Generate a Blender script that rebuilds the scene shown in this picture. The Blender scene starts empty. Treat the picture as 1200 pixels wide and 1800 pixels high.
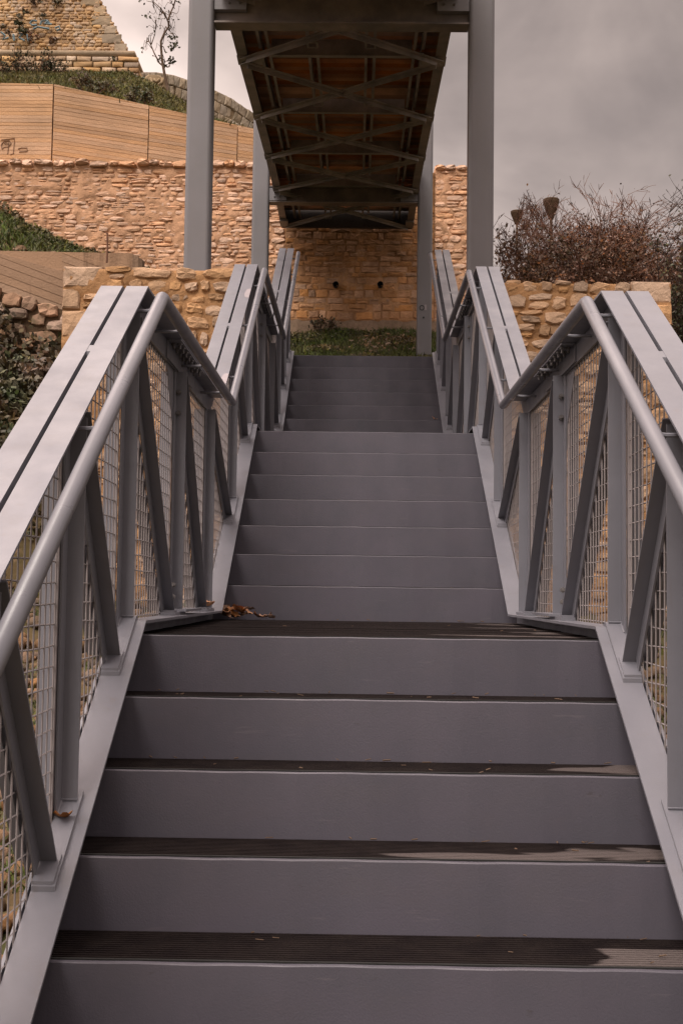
import bpy, math, random
import numpy as np
from mathutils import Matrix, Vector

rng = random.Random(11)
npr = np.random.RandomState(5)
S = bpy.context.scene
COL = S.collection

# ------------------------------------------------------------------ camera
FPX, PITCH, YAW, ROLL = 2237.7, .0634, -.0118, .0128
CAM = np.array([-.0496, -4.2, .1462])


def cam_vec(x, y, z):
    b = PITCH
    y, z = y * math.cos(b) - z * math.sin(b), y * math.sin(b) + z * math.cos(b)
    a = YAW
    return np.array([x * math.cos(a) + y * math.sin(a), -x * math.sin(a) + y * math.cos(a), z])


def at(u, v, Y):
    """world point at depth plane Y that projects on photo pixel (u, v); used only for measuring"""
    du, dv = u - 600, v - 900
    U = du * math.cos(ROLL) + dv * math.sin(ROLL)
    V = -du * math.sin(ROLL) + dv * math.cos(ROLL)
    d = cam_vec(U / FPX, 1, -V / FPX)
    return CAM + d * (Y - CAM[1]) / d[1]


cd = bpy.data.cameras.new('camera')
cam = bpy.data.objects.new('camera', cd)
COL.objects.link(cam)
rt, up, fw = cam_vec(math.cos(ROLL), 0, math.sin(ROLL)), cam_vec(-math.sin(ROLL), 0, math.cos(ROLL)), cam_vec(0, 1, 0)
m = Matrix.Identity(4)
for i in range(3):
    m[i][0], m[i][1], m[i][2], m[i][3] = rt[i], up[i], -fw[i], CAM[i]
cam.matrix_world = m
cd.sensor_fit = 'VERTICAL'
cd.sensor_height = 36
cd.lens = 36 * FPX / 1800
cd.clip_start = .05
cd.clip_end = 3000
S.camera = cam

# ------------------------------------------------------------------ sky, sun, exposure
SUN_EL, SUN_AZ = math.radians(50), math.radians(205)   # azimuth clockwise from +Y
W = bpy.data.worlds.new('World')
S.world = W
W.use_nodes = True
nt = W.node_tree
nt.nodes.clear()


def N(t, kind, **kw):
    n = t.nodes.new(kind)
    for k, v in kw.items():
        if k == 'inp':
            for kk, vv in v.items():
                n.inputs[kk].default_value = vv
        else:
            setattr(n, k, v)
    return n


L = nt.links.new
out = N(nt, 'ShaderNodeOutputWorld')
sky = N(nt, 'ShaderNodeTexSky', sky_type='NISHITA', sun_disc=False, sun_elevation=SUN_EL, sun_rotation=SUN_AZ)
bg1 = N(nt, 'ShaderNodeBackground', inp={'Strength': .05})
L(sky.outputs[0], bg1.inputs[0])
tc = N(nt, 'ShaderNodeTexCoord')
sep = N(nt, 'ShaderNodeSeparateXYZ')
L(tc.outputs['Generated'], sep.inputs[0])
# cloud texture on the direction
mp = N(nt, 'ShaderNodeMapping', inp={'Scale': (1.0, 1.0, 1.7), 'Location': (.35, .1, .2)})
L(tc.outputs['Generated'], mp.inputs[0])
n1 = N(nt, 'ShaderNodeTexNoise', inp={'Scale': 4.6, 'Detail': 5.0, 'Roughness': .50, 'Distortion': .5})
L(mp.outputs[0], n1.inputs['Vector'])
n2 = N(nt, 'ShaderNodeTexNoise', inp={'Scale': 13.0, 'Detail': 4.0, 'Roughness': .5, 'Distortion': .2})
L(mp.outputs[0], n2.inputs['Vector'])
mixn = N(nt, 'ShaderNodeMath', operation='MULTIPLY_ADD', inp={1: .3})
L(n2.outputs[0], mixn.inputs[0])
L(n1.outputs[0], mixn.inputs[2])
cr = N(nt, 'ShaderNodeMapRange', inp={'From Min': .45, 'From Max': .86, 'To Min': .60, 'To Max': 1.18})
L(mixn.outputs[0], cr.inputs[0])
# an overcast sky is brighter overhead than at the horizon; the cloud is thinner to the left
ze = N(nt, 'ShaderNodeMapRange', interpolation_type='SMOOTHSTEP', inp={'From Min': .46, 'From Max': .95, 'To Min': 1.0, 'To Max': 5.2})
L(sep.outputs[2], ze.inputs[0])
lx = N(nt, 'ShaderNodeMapRange', interpolation_type='SMOOTHSTEP', inp={'From Min': -.24, 'From Max': .13, 'To Min': 2.5, 'To Max': 1.0})
L(sep.outputs[0], lx.inputs[0])
hz = N(nt, 'ShaderNodeMapRange', interpolation_type='SMOOTHSTEP', inp={'From Min': .1, 'From Max': .42, 'To Min': 1.3, 'To Max': .80})
L(sep.outputs[2], hz.inputs[0])
m1 = N(nt, 'ShaderNodeMath', operation='MULTIPLY')
m2 = N(nt, 'ShaderNodeMath', operation='MULTIPLY')
m3 = N(nt, 'ShaderNodeMath', operation='MULTIPLY')
L(cr.outputs[0], m1.inputs[0]); L(ze.outputs[0], m1.inputs[1])
L(m1.outputs[0], m2.inputs[0]); L(lx.outputs[0], m2.inputs[1])
L(m2.outputs[0], m3.inputs[0]); L(hz.outputs[0], m3.inputs[1])
bg2 = N(nt, 'ShaderNodeBackground', inp={'Color': (.435, .350, .312, 1)})
L(m3.outputs[0], bg2.inputs['Strength'])
mx = N(nt, 'ShaderNodeMixShader', inp={0: .88})     # cloud covers most of the sky
L(bg1.outputs[0], mx.inputs[1]); L(bg2.outputs[0], mx.inputs[2])
L(mx.outputs[0], out.inputs[0])

sl = bpy.data.lights.new('sun', 'SUN')
sl.energy = 1.5
sl.angle = math.radians(28)
sl.color = (1, .93, .84)
so = bpy.data.objects.new('sun', sl)
COL.objects.link(so)
sd = Vector((math.sin(SUN_AZ) * math.cos(SUN_EL), math.cos(SUN_AZ) * math.cos(SUN_EL), math.sin(SUN_EL)))
so.rotation_euler = (-sd).to_track_quat('-Z', 'Y').to_euler()
so.location = sd * 60

S.view_settings.view_transform = 'Standard'
S.view_settings.look = 'None'
S.view_settings.gamma = 1
S.view_settings.use_curve_mapping = False
S.view_settings.exposure = 0.62
S.cycles.max_bounces = 6
S.cycles.use_denoising = True

# ------------------------------------------------------------------ materials


def mat(name, base, rough=.8, var=.25, vscale=3., col2=None, bump=.3, bscale=40., spec=.5, tint=0., extra=None, metallic=0.):
    m = bpy.data.materials.new(name)
    m.use_nodes = True
    t = m.node_tree
    p = t.nodes['Principled BSDF']
    p.inputs['Roughness'].default_value = rough
    p.inputs['Specular IOR Level'].default_value = spec
    p.inputs['Metallic'].default_value = metallic
    g = N(t, 'ShaderNodeNewGeometry')
    n = N(t, 'ShaderNodeTexNoise', inp={'Scale': vscale, 'Detail': 6., 'Roughness': .6})
    t.links.new(g.outputs['Position'], n.inputs['Vector'])
    if col2 is None:
        col2 = tuple(c * (1 - var) for c in base)
    mx = N(t, 'ShaderNodeMix', data_type='RGBA', inp={'A': (*base, 1), 'B': (*col2, 1)})
    r = N(t, 'ShaderNodeMapRange', inp={'From Min': .35, 'From Max': .65})
    t.links.new(n.outputs[0], r.inputs[0])
    t.links.new(r.outputs[0], mx.inputs[0])
    col = mx.outputs[2]
    if tint:
        oi = N(t, 'ShaderNodeObjectInfo')
        at_ = N(t, 'ShaderNodeAttribute', attribute_name='tint')
        ad = N(t, 'ShaderNodeMath', operation='ADD')
        fr = N(t, 'ShaderNodeMath', operation='FRACT')
        t.links.new(oi.outputs['Random'], ad.inputs[0]); t.links.new(at_.outputs['Fac'], ad.inputs[1])
        t.links.new(ad.outputs[0], fr.inputs[0])
        hv = N(t, 'ShaderNodeHueSaturation')
        mr = N(t, 'ShaderNodeMapRange', inp={'To Min': 1 - tint, 'To Max': 1 + tint})
        t.links.new(fr.outputs[0], mr.inputs[0])
        t.links.new(mr.outputs[0], hv.inputs['Value'])
        m5 = N(t, 'ShaderNodeMath', operation='MULTIPLY', inp={1: 7.31})
        f5 = N(t, 'ShaderNodeMath', operation='FRACT')
        t.links.new(fr.outputs[0], m5.inputs[0]); t.links.new(m5.outputs[0], f5.inputs[0])
        ms = N(t, 'ShaderNodeMapRange', inp={'To Min': 1 - tint * 1.2, 'To Max': 1 + tint * .5})
        t.links.new(f5.outputs[0], ms.inputs[0])
        t.links.new(ms.outputs[0], hv.inputs['Saturation'])
        t.links.new(col, hv.inputs['Color'])
        col = hv.outputs[0]
    if extra:
        col = extra(t, g, p, col)
    t.links.new(col, p.inputs['Base Color'])
    if bump:
        nb = N(t, 'ShaderNodeTexNoise', inp={'Scale': bscale, 'Detail': 5., 'Roughness': .65})
        t.links.new(g.outputs['Position'], nb.inputs['Vector'])
        b = N(t, 'ShaderNodeBump', inp={'Strength': bump, 'Distance': .02})
        t.links.new(nb.outputs[0], b.inputs['Height'])
        t.links.new(b.outputs[0], p.inputs['Normal'])
    return m


def dirt(amount, colr, scale=6., lo=.55, hi=.75, stretch=(1, 1, 1)):
    def f(t, g, p, col):
        mp = N(t, 'ShaderNodeMapping', inp={'Scale': stretch})
        t.links.new(g.outputs['Position'], mp.inputs[0])
        n = N(t, 'ShaderNodeTexNoise', inp={'Scale': scale, 'Detail': 7., 'Roughness': .68})
        t.links.new(mp.outputs[0], n.inputs['Vector'])
        r = N(t, 'ShaderNodeMapRange', inp={'From Min': lo, 'From Max': hi, 'To Min': 0., 'To Max': amount})
        t.links.new(n.outputs[0], r.inputs[0])
        mx = N(t, 'ShaderNodeMix', data_type='RGBA', inp={'B': (*colr, 1)})
        t.links.new(r.outputs[0], mx.inputs[0]); t.links.new(col, mx.inputs[6] if False else mx.inputs['A'])
        return mx.outputs[2]
    return f


def chain(*fs):
    def f(t, g, p, col):
        for q in fs:
            col = q(t, g, p, col)
        return col
    return f


def pale_patch(t, g, p, col):
    """paler, smoother patches on the treads, mostly towards their right-hand ends"""
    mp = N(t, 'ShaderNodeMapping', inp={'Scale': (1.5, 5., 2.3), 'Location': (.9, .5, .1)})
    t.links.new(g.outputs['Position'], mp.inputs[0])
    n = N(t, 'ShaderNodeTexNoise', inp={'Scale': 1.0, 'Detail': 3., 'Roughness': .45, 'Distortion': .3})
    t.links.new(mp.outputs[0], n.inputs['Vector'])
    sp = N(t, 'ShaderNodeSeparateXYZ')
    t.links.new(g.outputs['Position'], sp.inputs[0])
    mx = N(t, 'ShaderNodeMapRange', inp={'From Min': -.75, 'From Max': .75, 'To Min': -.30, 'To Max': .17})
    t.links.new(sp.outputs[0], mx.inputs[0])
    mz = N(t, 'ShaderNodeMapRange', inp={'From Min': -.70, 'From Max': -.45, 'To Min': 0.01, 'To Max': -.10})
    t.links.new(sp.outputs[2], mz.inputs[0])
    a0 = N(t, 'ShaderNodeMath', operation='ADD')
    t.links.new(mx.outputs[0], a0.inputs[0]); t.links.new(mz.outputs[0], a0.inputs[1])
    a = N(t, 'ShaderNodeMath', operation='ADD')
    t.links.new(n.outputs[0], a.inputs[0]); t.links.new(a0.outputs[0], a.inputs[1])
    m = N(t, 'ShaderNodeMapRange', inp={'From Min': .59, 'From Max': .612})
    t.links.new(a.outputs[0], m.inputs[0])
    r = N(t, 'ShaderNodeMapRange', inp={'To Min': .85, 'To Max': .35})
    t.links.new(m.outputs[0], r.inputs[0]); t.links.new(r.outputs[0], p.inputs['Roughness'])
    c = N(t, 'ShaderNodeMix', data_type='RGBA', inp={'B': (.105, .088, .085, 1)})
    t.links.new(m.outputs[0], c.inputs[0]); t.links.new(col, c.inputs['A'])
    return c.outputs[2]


def scuffs(t, g, p, col):
    """horizontal shoe scuffs and small chips in the paint"""
    for sc, st, lo, hi, am, cc in ((1., (5., 5., 60.), .66, .72, .30, (.14, .125, .14, 1)), (1., (14., 14., 30.), .70, .76, .5, (.045, .038, .04, 1)), (1., (30., 30., 5.), .70, .80, .25, (.13, .085, .06, 1))):
        mp = N(t, 'ShaderNodeMapping', inp={'Scale': st, 'Rotation': (0, .06, 0)})
        t.links.new(g.outputs['Position'], mp.inputs[0])
        n = N(t, 'ShaderNodeTexNoise', inp={'Scale': sc, 'Detail': 3., 'Roughness': .6})
        t.links.new(mp.outputs[0], n.inputs['Vector'])
        r = N(t, 'ShaderNodeMapRange', inp={'From Min': lo, 'From Max': hi, 'To Min': 0., 'To Max': am})
        t.links.new(n.outputs[0], r.inputs[0])
        x = N(t, 'ShaderNodeMix', data_type='RGBA', inp={'B': cc})
        t.links.new(r.outputs[0], x.inputs[0]); t.links.new(col, x.inputs['A'])
        col = x.outputs[2]
    return col


def rough_var(lo, hi, scale=5.):
    def f(t, g, p, col):
        n = N(t, 'ShaderNodeTexNoise', inp={'Scale': scale, 'Detail': 5., 'Roughness': .6})
        t.links.new(g.outputs['Position'], n.inputs['Vector'])
        r = N(t, 'ShaderNodeMapRange', inp={'From Min': .3, 'From Max': .7, 'To Min': lo, 'To Max': hi})
        t.links.new(n.outputs[0], r.inputs[0])
        t.links.new(r.outputs[0], p.inputs['Roughness'])
        return col
    return f


def under_stain(t, g, p, col):
    """water stain on the masonry below the end of the bridge"""
    s = N(t, 'ShaderNodeSeparateXYZ')
    t.links.new(g.outputs['Position'], s.inputs[0])
    n = N(t, 'ShaderNodeTexNoise', inp={'Scale': 1.6, 'Detail': 6., 'Roughness': .65})
    mp = N(t, 'ShaderNodeMapping', inp={'Scale': (1.6, 1, .55)})
    t.links.new(g.outputs['Position'], mp.inputs[0]); t.links.new(mp.outputs[0], n.inputs['Vector'])
    zz = N(t, 'ShaderNodeMapRange', inp={'From Min': 4.7, 'From Max': 6.3, 'To Min': -.22, 'To Max': .10})
    t.links.new(s.outputs[2], zz.inputs[0])
    ad = N(t, 'ShaderNodeMath', operation='ADD')
    t.links.new(n.outputs[0], ad.inputs[0]); t.links.new(zz.outputs[0], ad.inputs[1])
    r = N(t, 'ShaderNodeMapRange', inp={'From Min': .33, 'From Max': .62, 'To Min': 0., 'To Max': .70})
    t.links.new(ad.outputs[0], r.inputs[0])
    mx = N(t, 'ShaderNodeMix', data_type='RGBA', inp={'B': (.135, .065, .025, 1)})
    t.links.new(r.outputs[0], mx.inputs[0]); t.links.new(col, mx.inputs['A'])
    return mx.outputs[2]


M = {}
M['metal'] = mat('painted_steel', (.166, .168, .196), .36, vscale=2.2, col2=(.140, .142, .166), bump=.05, bscale=260.,
                 extra=chain(dirt(.3, (.12, .105, .10), 9., .55, .78), dirt(.3, (.13, .09, .065), 3.5, .6, .8, (5, 5, 1.)), dirt(.6, (.13, .07, .04), 45., .73, .8), rough_var(.30, .55, 7.)))
M['rail'] = mat('handrail_steel', (.160, .160, .186), .28, vscale=5., col2=(.140, .141, .163), bump=.04, bscale=200., extra=rough_var(.25, .42, 9.))
M['riser'] = mat('riser_steel', (.088, .081, .104), .48, vscale=3., col2=(.069, .066, .085), bump=.10, bscale=170.,
                 extra=chain(dirt(.35, (.085, .075, .08), 4., .5, .85, (1, 1, 2.2)), dirt(.35, (.16, .08, .04), 26., .70, .8), scuffs, rough_var(.38, .62, 6.)))
M['wire'] = mat('galvanised_wire', (.25, .225, .23), .5, bump=0, metallic=.0)
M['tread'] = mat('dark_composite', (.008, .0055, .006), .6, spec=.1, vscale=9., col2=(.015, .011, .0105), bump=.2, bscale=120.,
                 extra=chain(pale_patch, dirt(.4, (.09, .06, .045), 35., .68, .78)))
M['bridge'] = mat('bridge_steel', (.20, .165, .15), .5, vscale=3., col2=(.09, .08, .08), bump=.06, bscale=90., extra=dirt(.4, (.07, .045, .03), 5., .5, .8))
M['beam'] = mat('beam_steel', (.27, .235, .225), .5, vscale=3., col2=(.13, .12, .12), bump=.06, bscale=90., extra=dirt(.3, (.09, .06, .045), 5., .5, .8))
M['column'] = mat('column_steel', (.170, .165, .180), .42, vscale=1.3, col2=(.145, .142, .153), bump=.05, bscale=120.,
                  extra=chain(dirt(.25, (.16, .14, .12), 3., .5, .8, (3, 3, .6)), rough_var(.38, .55, 4.)))
M['dark_steel'] = mat('blackish_steel', (.035, .028, .026), .7, bump=.1, bscale=40.)  # near-black colour over the whole end beam of the bridge
M['wood'] = mat('bridge_planks', (.40, .155, .06), .75, vscale=4., col2=(.24, .095, .04), bump=.3, bscale=30., tint=.4, spec=.2)
M['bolt'] = mat('bolt_steel', (.13, .12, .12), .5, bump=0)
M['white'] = mat('pale_paint', (.30, .27, .29), .5, bump=.05)
M['black'] = mat('black_hole', (.01, .01, .01), .9, bump=0)
M['pink_stone'] = mat('pink_rubble', (.66, .40, .25), .9, vscale=1.3, col2=(.48, .29, .18), bump=.9, bscale=14., spec=.2, tint=.2,
                      extra=chain(dirt(.45, (.34, .22, .15), 5., .52, .7), dirt(.4, (.72, .52, .36), 11., .6, .72)))
M['pink_mortar'] = mat('pink_mortar', (.54, .32, .195), .95, vscale=3., col2=(.39, .23, .14), bump=1., bscale=16., spec=.1)
M['gold_stone'] = mat('ochre_rubble', (.50, .305, .165), .9, vscale=5., col2=(.36, .22, .125), bump=.9, bscale=26., spec=.2, tint=.24,
                      extra=dirt(.4, (.58, .39, .25), 13., .58, .72))
M['gold_mortar'] = mat('ochre_mortar', (.40, .225, .11), .95, vscale=4., col2=(.30, .17, .085), bump=1., bscale=22., spec=.1)
M['abut_stone'] = mat('abutment_stone', (.52, .275, .13), .9, vscale=2.5, col2=(.38, .205, .10), bump=.8, bscale=18., spec=.2, tint=.22,
                      extra=chain(dirt(.4, (.60, .42, .28), 9., .58, .7), under_stain))
M['abut_mortar'] = mat('abutment_mortar', (.50, .29, .155), .95, vscale=2.5, bump=.9, bscale=20., spec=.1, extra=under_stain)
M['dark_stone'] = mat('mossy_stone', (.40, .24, .155), .92, vscale=4., col2=(.22, .14, .09), bump=.9, bscale=18., spec=.15, tint=.25,
                      extra=dirt(.6, (.07, .075, .03), 7., .5, .68))
M['dark_mortar'] = mat('mossy_mortar', (.10, .065, .04), .95, vscale=4., bump=.9, bscale=22., spec=.1)
M['fort_stone'] = mat('fort_stone', (.50, .34, .18), .92, vscale=.8, col2=(.33, .22, .14), bump=.9, bscale=5., spec=.1, tint=.3,
                      extra=chain(dirt(.6, (.28, .16, .08), 1.2, .48, .66), dirt(.35, (.58, .47, .33), 3., .6, .72)))
M['fort_mortar'] = mat('fort_mortar', (.44, .29, .155), .95, vscale=1., bump=1., bscale=5., spec=.1)
M['grey_stone'] = mat('grey_quoin', (.33, .25, .165), .92, vscale=1.5, bump=.8, bscale=6., spec=.1, tint=.15, extra=dirt(.5, (.14, .12, .09), 2.5, .5, .7))
M['footing'] = mat('footing_concrete', (.33, .235, .17), .92, vscale=4., col2=(.24, .17, .12), bump=.7, bscale=24., spec=.15, extra=dirt(.5, (.12, .09, .06), 6., .5, .7))
M['board_concrete'] = mat('board_concrete', (.52, .325, .185), .9, vscale=1.1, col2=(.40, .255, .15), bump=.7, bscale=30., spec=.15, tint=.11,
                          extra=chain(dirt(.4, (.30, .205, .13), 2.2, .5, .75, (1, 1, 5)), dirt(.3, (.62, .43, .29), 3., .55, .75, (1, 1, 6))))
M['low_concrete'] = mat('stained_concrete', (.33, .215, .14), .9, vscale=1.4, col2=(.26, .17, .11), bump=.5, bscale=35., spec=.15, tint=.08,
                        extra=dirt(.75, (.10, .06, .04), 1.5, .56, .68, (2.6, 1, .25)))
M['soil'] = mat('soil', (.105, .07, .038), .97, vscale=1.3, col2=(.05, .055, .022), bump=1., bscale=9., spec=.1,
                extra=dirt(.6, (.24, .16, .10), 5., .56, .66))
M['grass'] = mat('grass_blades', (.085, .105, .024), .8, vscale=.7, col2=(.16, .13, .045), bump=0, spec=.2, tint=.35)
M['grass_dark'] = mat('dark_grass_blades', (.068, .10, .02), .8, vscale=1.2, col2=(.10, .10, .03), bump=0, spec=.2, tint=.35)
M['cover'] = mat('undergrowth_leaves', (.075, .09, .025), .8, vscale=1.2, col2=(.15, .10, .045), bump=0, spec=.2, tint=.4)
M['ivy'] = mat('ivy_leaves', (.045, .062, .022), .6, vscale=2., col2=(.10, .055, .03), bump=0, spec=.3, tint=.4)
M['red_leaf'] = mat('russet_leaves', (.19, .078, .042), .7, vscale=1.5, col2=(.085, .062, .03), bump=0, spec=.2, tint=.4)
M['tree_leaf'] = mat('tree_leaves', (.05, .05, .025), .7, bump=0, spec=.2, tint=.3)
M['twig'] = mat('twigs', (.075, .042, .032), .9, vscale=1.2, col2=(.17, .088, .06), bump=0, spec=.1)
M['dark_twig'] = mat('dark_twigs', (.045, .03, .025), .9, bump=0, spec=.1)
M['bark'] = mat('bark', (.13, .09, .065), .9, vscale=3., bump=.5, bscale=20., spec=.1)
M['dry_leaf'] = mat('dry_leaf', (.36, .17, .07), .75, vscale=25., col2=(.22, .09, .035), bump=.2, tint=.35)
M['rubble'] = mat('pale_rubble', (.34, .23, .155), .92, vscale=5., col2=(.24, .16, .10), bump=.8, bscale=25., spec=.15, tint=.3)
M['rock'] = mat('loose_rock', (.21, .12, .065), .92, vscale=2., col2=(.09, .062, .038), bump=.8, bscale=25., spec=.15, tint=.3)
M['lamp'] = mat('lamp_housing', (.075, .046, .027), .75, spec=.2, bump=0)
M['pipe'] = mat('green_pipe', (.18, .24, .19), .6, bump=.1)
M['blue'] = mat('faded_blue_paint', (.15, .22, .25), .9, bump=0)
M['ink'] = mat('dark_graffiti', (.20, .125, .08), .9, bump=0)
M['paving'] = mat('ground_paving', (.22, .18, .15), .9, vscale=2., bump=.5, bscale=20.)

# ------------------------------------------------------------------ mesh helpers


class MB:
    def __init__(s):
        s.v, s.f = [], []

    def add(s, vs, fs):
        o = len(s.v)
        s.v += [tuple(map(float, p)) for p in vs]
        s.f += [tuple(i + o for i in q) for q in fs]
        return s

    def box(s, x0, x1, y0, y1, z0, z1):
        vs = [(x, y, z) for z in (z0, z1) for y in (y0, y1) for x in (x0, x1)]
        return s.add(vs, [(0, 2, 3, 1), (4, 5, 7, 6), (0, 1, 5, 4), (2, 6, 7, 3), (0, 4, 6, 2), (1, 3, 7, 5)])

    def obox(s, c, ax, ay, az):
        """box at centre c with half-axis vectors"""
        c, ax, ay, az = map(np.array, (c, ax, ay, az))
        vs = [c + ax * i + ay * j + az * k for k in (-1, 1) for j in (-1, 1) for i in (-1, 1)]
        fs = [(0, 2, 3, 1), (4, 5, 7, 6), (0, 1, 5, 4), (2, 6, 7, 3), (0, 4, 6, 2), (1, 3, 7, 5)]
        if np.dot(np.cross(ax, ay), az) < 0:
            fs = [q[::-1] for q in fs]
        return s.add(vs, fs)

    def tube(s, pts, rads, n=8, caps=True):
        pts = [np.array(p, float) for p in pts]
        if not hasattr(rads, '__len__'):
            rads = [rads] * len(pts)
        o = len(s.v)
        prev = None
        for i, p in enumerate(pts):
            a = pts[min(i + 1, len(pts) - 1)] - p if i < len(pts) - 1 else p - pts[i - 1]
            b = p - pts[i - 1] if i else a
            a = a / (np.linalg.norm(a) + 1e-9); b = b / (np.linalg.norm(b) + 1e-9)
            d = a + b
            d /= np.linalg.norm(d) + 1e-9
            if prev is None:
                r = np.array([0, 0, 1.]) if abs(d[2]) < .9 else np.array([1., 0, 0])
            else:
                r = prev
            u = r - d * np.dot(r, d)
            u /= np.linalg.norm(u) + 1e-9
            prev = u
            w = np.cross(d, u)
            k = 1 / max(.5, np.dot(a, d)) if 0 < i < len(pts) - 1 else 1
            for j in range(n):
                an = 2 * math.pi * j / n
                q = u * math.cos(an) + w * math.sin(an)
                s.v.append(tuple(p + q * rads[i]))
        for i in range(len(pts) - 1):
            for j in range(n):
                s.f.append((o + i * n + j, o + i * n + (j + 1) % n, o + (i + 1) * n + (j + 1) % n, o + (i + 1) * n + j))
        if caps:
            s.f.append(tuple(o + j for j in range(n))[::-1])
            s.f.append(tuple(o + (len(pts) - 1) * n + j for j in range(n)))
        return s

    def mesh(s, name, material, smooth=False, origin=(0, 0, 0), tint=None):
        me = bpy.data.meshes.new(name)
        v = np.array(s.v) - np.array(origin)
        me.from_pydata(v.tolist(), [], s.f)
        me.materials.append(material)
        if smooth:
            me.shade_smooth()
        me.update()
        return me

    def build(s, name, material, parent=None, smooth=False, tint=None, origin=None, **kw):
        po = np.array(parent['o']) if parent is not None else np.zeros(3)
        og = po if origin is None else np.array(origin)
        me = s.mesh(name, material, smooth, og)
        if tint is not None:
            a = me.attributes.new('tint', 'FLOAT', 'FACE')
            a.data.foreach_set('value', np.asarray(tint, dtype=np.float32))
        o = bpy.data.objects.new(name, me)
        COL.objects.link(o)
        if parent is not None:
            o.parent = parent
        o.location = tuple(og - po)
        for k, v in kw.items():
            o[k] = v
        return o


def thing(name, loc, label, cat, group=None):
    o = bpy.data.objects.new(name, None)
    COL.objects.link(o)
    o.location = loc
    o.empty_display_size = .2
    o['o'] = tuple(float(a) for a in loc)
    o['label'] = label
    o['category'] = cat
    if group:
        o['group'] = group
    return o


def put(name, me, parent, loc, rot=(0, 0, 0), scale=(1, 1, 1)):
    """another object that shares mesh data; loc in world space"""
    o = bpy.data.objects.new(name, me)
    COL.objects.link(o)
    po = np.array(parent['o']) if parent is not None else np.zeros(3)
    o.parent = parent
    o.location = tuple(np.array(loc) - po)
    o.rotation_euler = rot
    o.scale = scale
    return o


def np_mesh(name, V, F, material, parent=None, tint=None, smooth=False, **kw):
    """V (n,3), F (m,k) numpy; big joined meshes"""
    po = np.array(parent['o']) if parent is not None else np.zeros(3)
    V = np.asarray(V) - po
    me = bpy.data.meshes.new(name)
    me.vertices.add(len(V)); me.vertices.foreach_set('co', V.astype(np.float32).ravel())
    k = F.shape[1]
    me.loops.add(F.size); me.loops.foreach_set('vertex_index', F.astype(np.int32).ravel())
    me.polygons.add(len(F))
    me.polygons.foreach_set('loop_start', np.arange(0, F.size, k, dtype=np.int32))
    me.polygons.foreach_set('loop_total', np.full(len(F), k, dtype=np.int32))
    me.materials.append(material)
    me.update(calc_edges=True)
    if tint is not None:
        a = me.attributes.new('tint', 'FLOAT', 'FACE')
        a.data.foreach_set('value', np.asarray(tint, dtype=np.float32))
    if smooth:
        me.shade_smooth()
    o = bpy.data.objects.new(name, me)
    COL.objects.link(o)
    if parent is not None:
        o.parent = parent
    for kk, vv in kw.items():
        o[kk] = vv
    return o


def vnoise(x, y, s=1., seed=0):
    """cheap smooth value noise, numpy arrays"""
    x = np.asarray(x, float) * s + seed * 17.3; y = np.asarray(y, float) * s + seed * 5.7
    xi, yi = np.floor(x), np.floor(y)
    fx, fy = x - xi, y - yi
    fx, fy = fx * fx * (3 - 2 * fx), fy * fy * (3 - 2 * fy)

    def h(a, b):
        t = np.sin(a * 127.1 + b * 311.7 + seed) * 43758.5453
        return t - np.floor(t)
    return (h(xi, yi) * (1 - fx) + h(xi + 1, yi) * fx) * (1 - fy) + (h(xi, yi + 1) * (1 - fx) + h(xi + 1, yi + 1) * fx) * fy

# ------------------------------------------------------------------ terrain


def sstep(a, b, x):
    t = np.clip((np.asarray(x, float) - a) / (b - a), 0, 1)
    return t * t * (3 - 2 * t)


UP0 = at(95, 148, 17.9)      # bend of the upper concrete wall
UP1 = at(440, 225, 19.1)


def upper_face_y(x):
    x = np.asarray(x, float)
    t = np.clip((x - UP0[0]) / (UP1[0] - UP0[0]), 0, 1.25)
    return 17.9 + t * 1.2


def upper_top_z(x):
    x = np.asarray(x, float)
    t = np.clip((x - UP0[0]) / (UP1[0] - UP0[0]), 0, 1.25)
    return UP0[2] + t * (UP1[2] - UP0[2])


def ground_z(x, y):
    x = np.asarray(x, float); y = np.asarray(y, float)
    z = np.interp(y, [-3, -2, -1, 0, 2.4, 6, 6.45, 9.3, 15.1, 17.3, 40, 300], [-1.47, -1.47, -1.42, -1.3, -.92, -.06, .75, 2.38, 3.70, 4.62, 4.7, 3])
    lft = sstep(2.3, 4.0, -x) * sstep(2., 6., y) * (1 - sstep(6.8, 9.4, y)) * .95
    z = z + lft
    # left bank above the stained concrete wall
    bank = np.interp(y, [9.95, 10.12, 12, 17.3], [0, 3.82, 4.2, 4.85]) + np.clip((-3.0 - x) * .42, -.6, .95) * sstep(10, 12, y)
    k = sstep(2.35, 2.75, -x) * (y > 9.98)
    z = np.where((y < 17.4), z * (1 - k) + np.maximum(bank, z) * k, z)
    # platform and slope above the upper concrete wall (left)
    fy = upper_face_y(x)
    base = upper_top_z(x) - .12
    sl = base + (y - fy) * np.interp(x, [-6.2, -3.], [.44, .33])
    cap = np.interp(x, [-14, -10, -6.6, -6.1, -4.8, -3.1, -1], [14.6, 14.35, 14.1, 13.85, 12.95, 12.5, 12.])
    hill = np.minimum(sl, cap)
    kk = sstep(-1.2, -2.0, x) if False else (1 - sstep(-1.9, -.9, x))
    behind = (y > fy + .06)
    z = np.where(behind, z * (1 - kk) + hill * kk, z)
    # right side, behind the rubble wall the land is low
    z = np.where((y > 17.6) & (x > -.9), 5.0, z)
    z = np.where((y > 60), z * 0 + np.interp(y, [60, 300], [5, 0]), z)
    z = z + (vnoise(x, y, 1.7, 3) - .5) * .10 * (y > 3) + (vnoise(x, y, 5, 4) - .5) * .05
    return z


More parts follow.
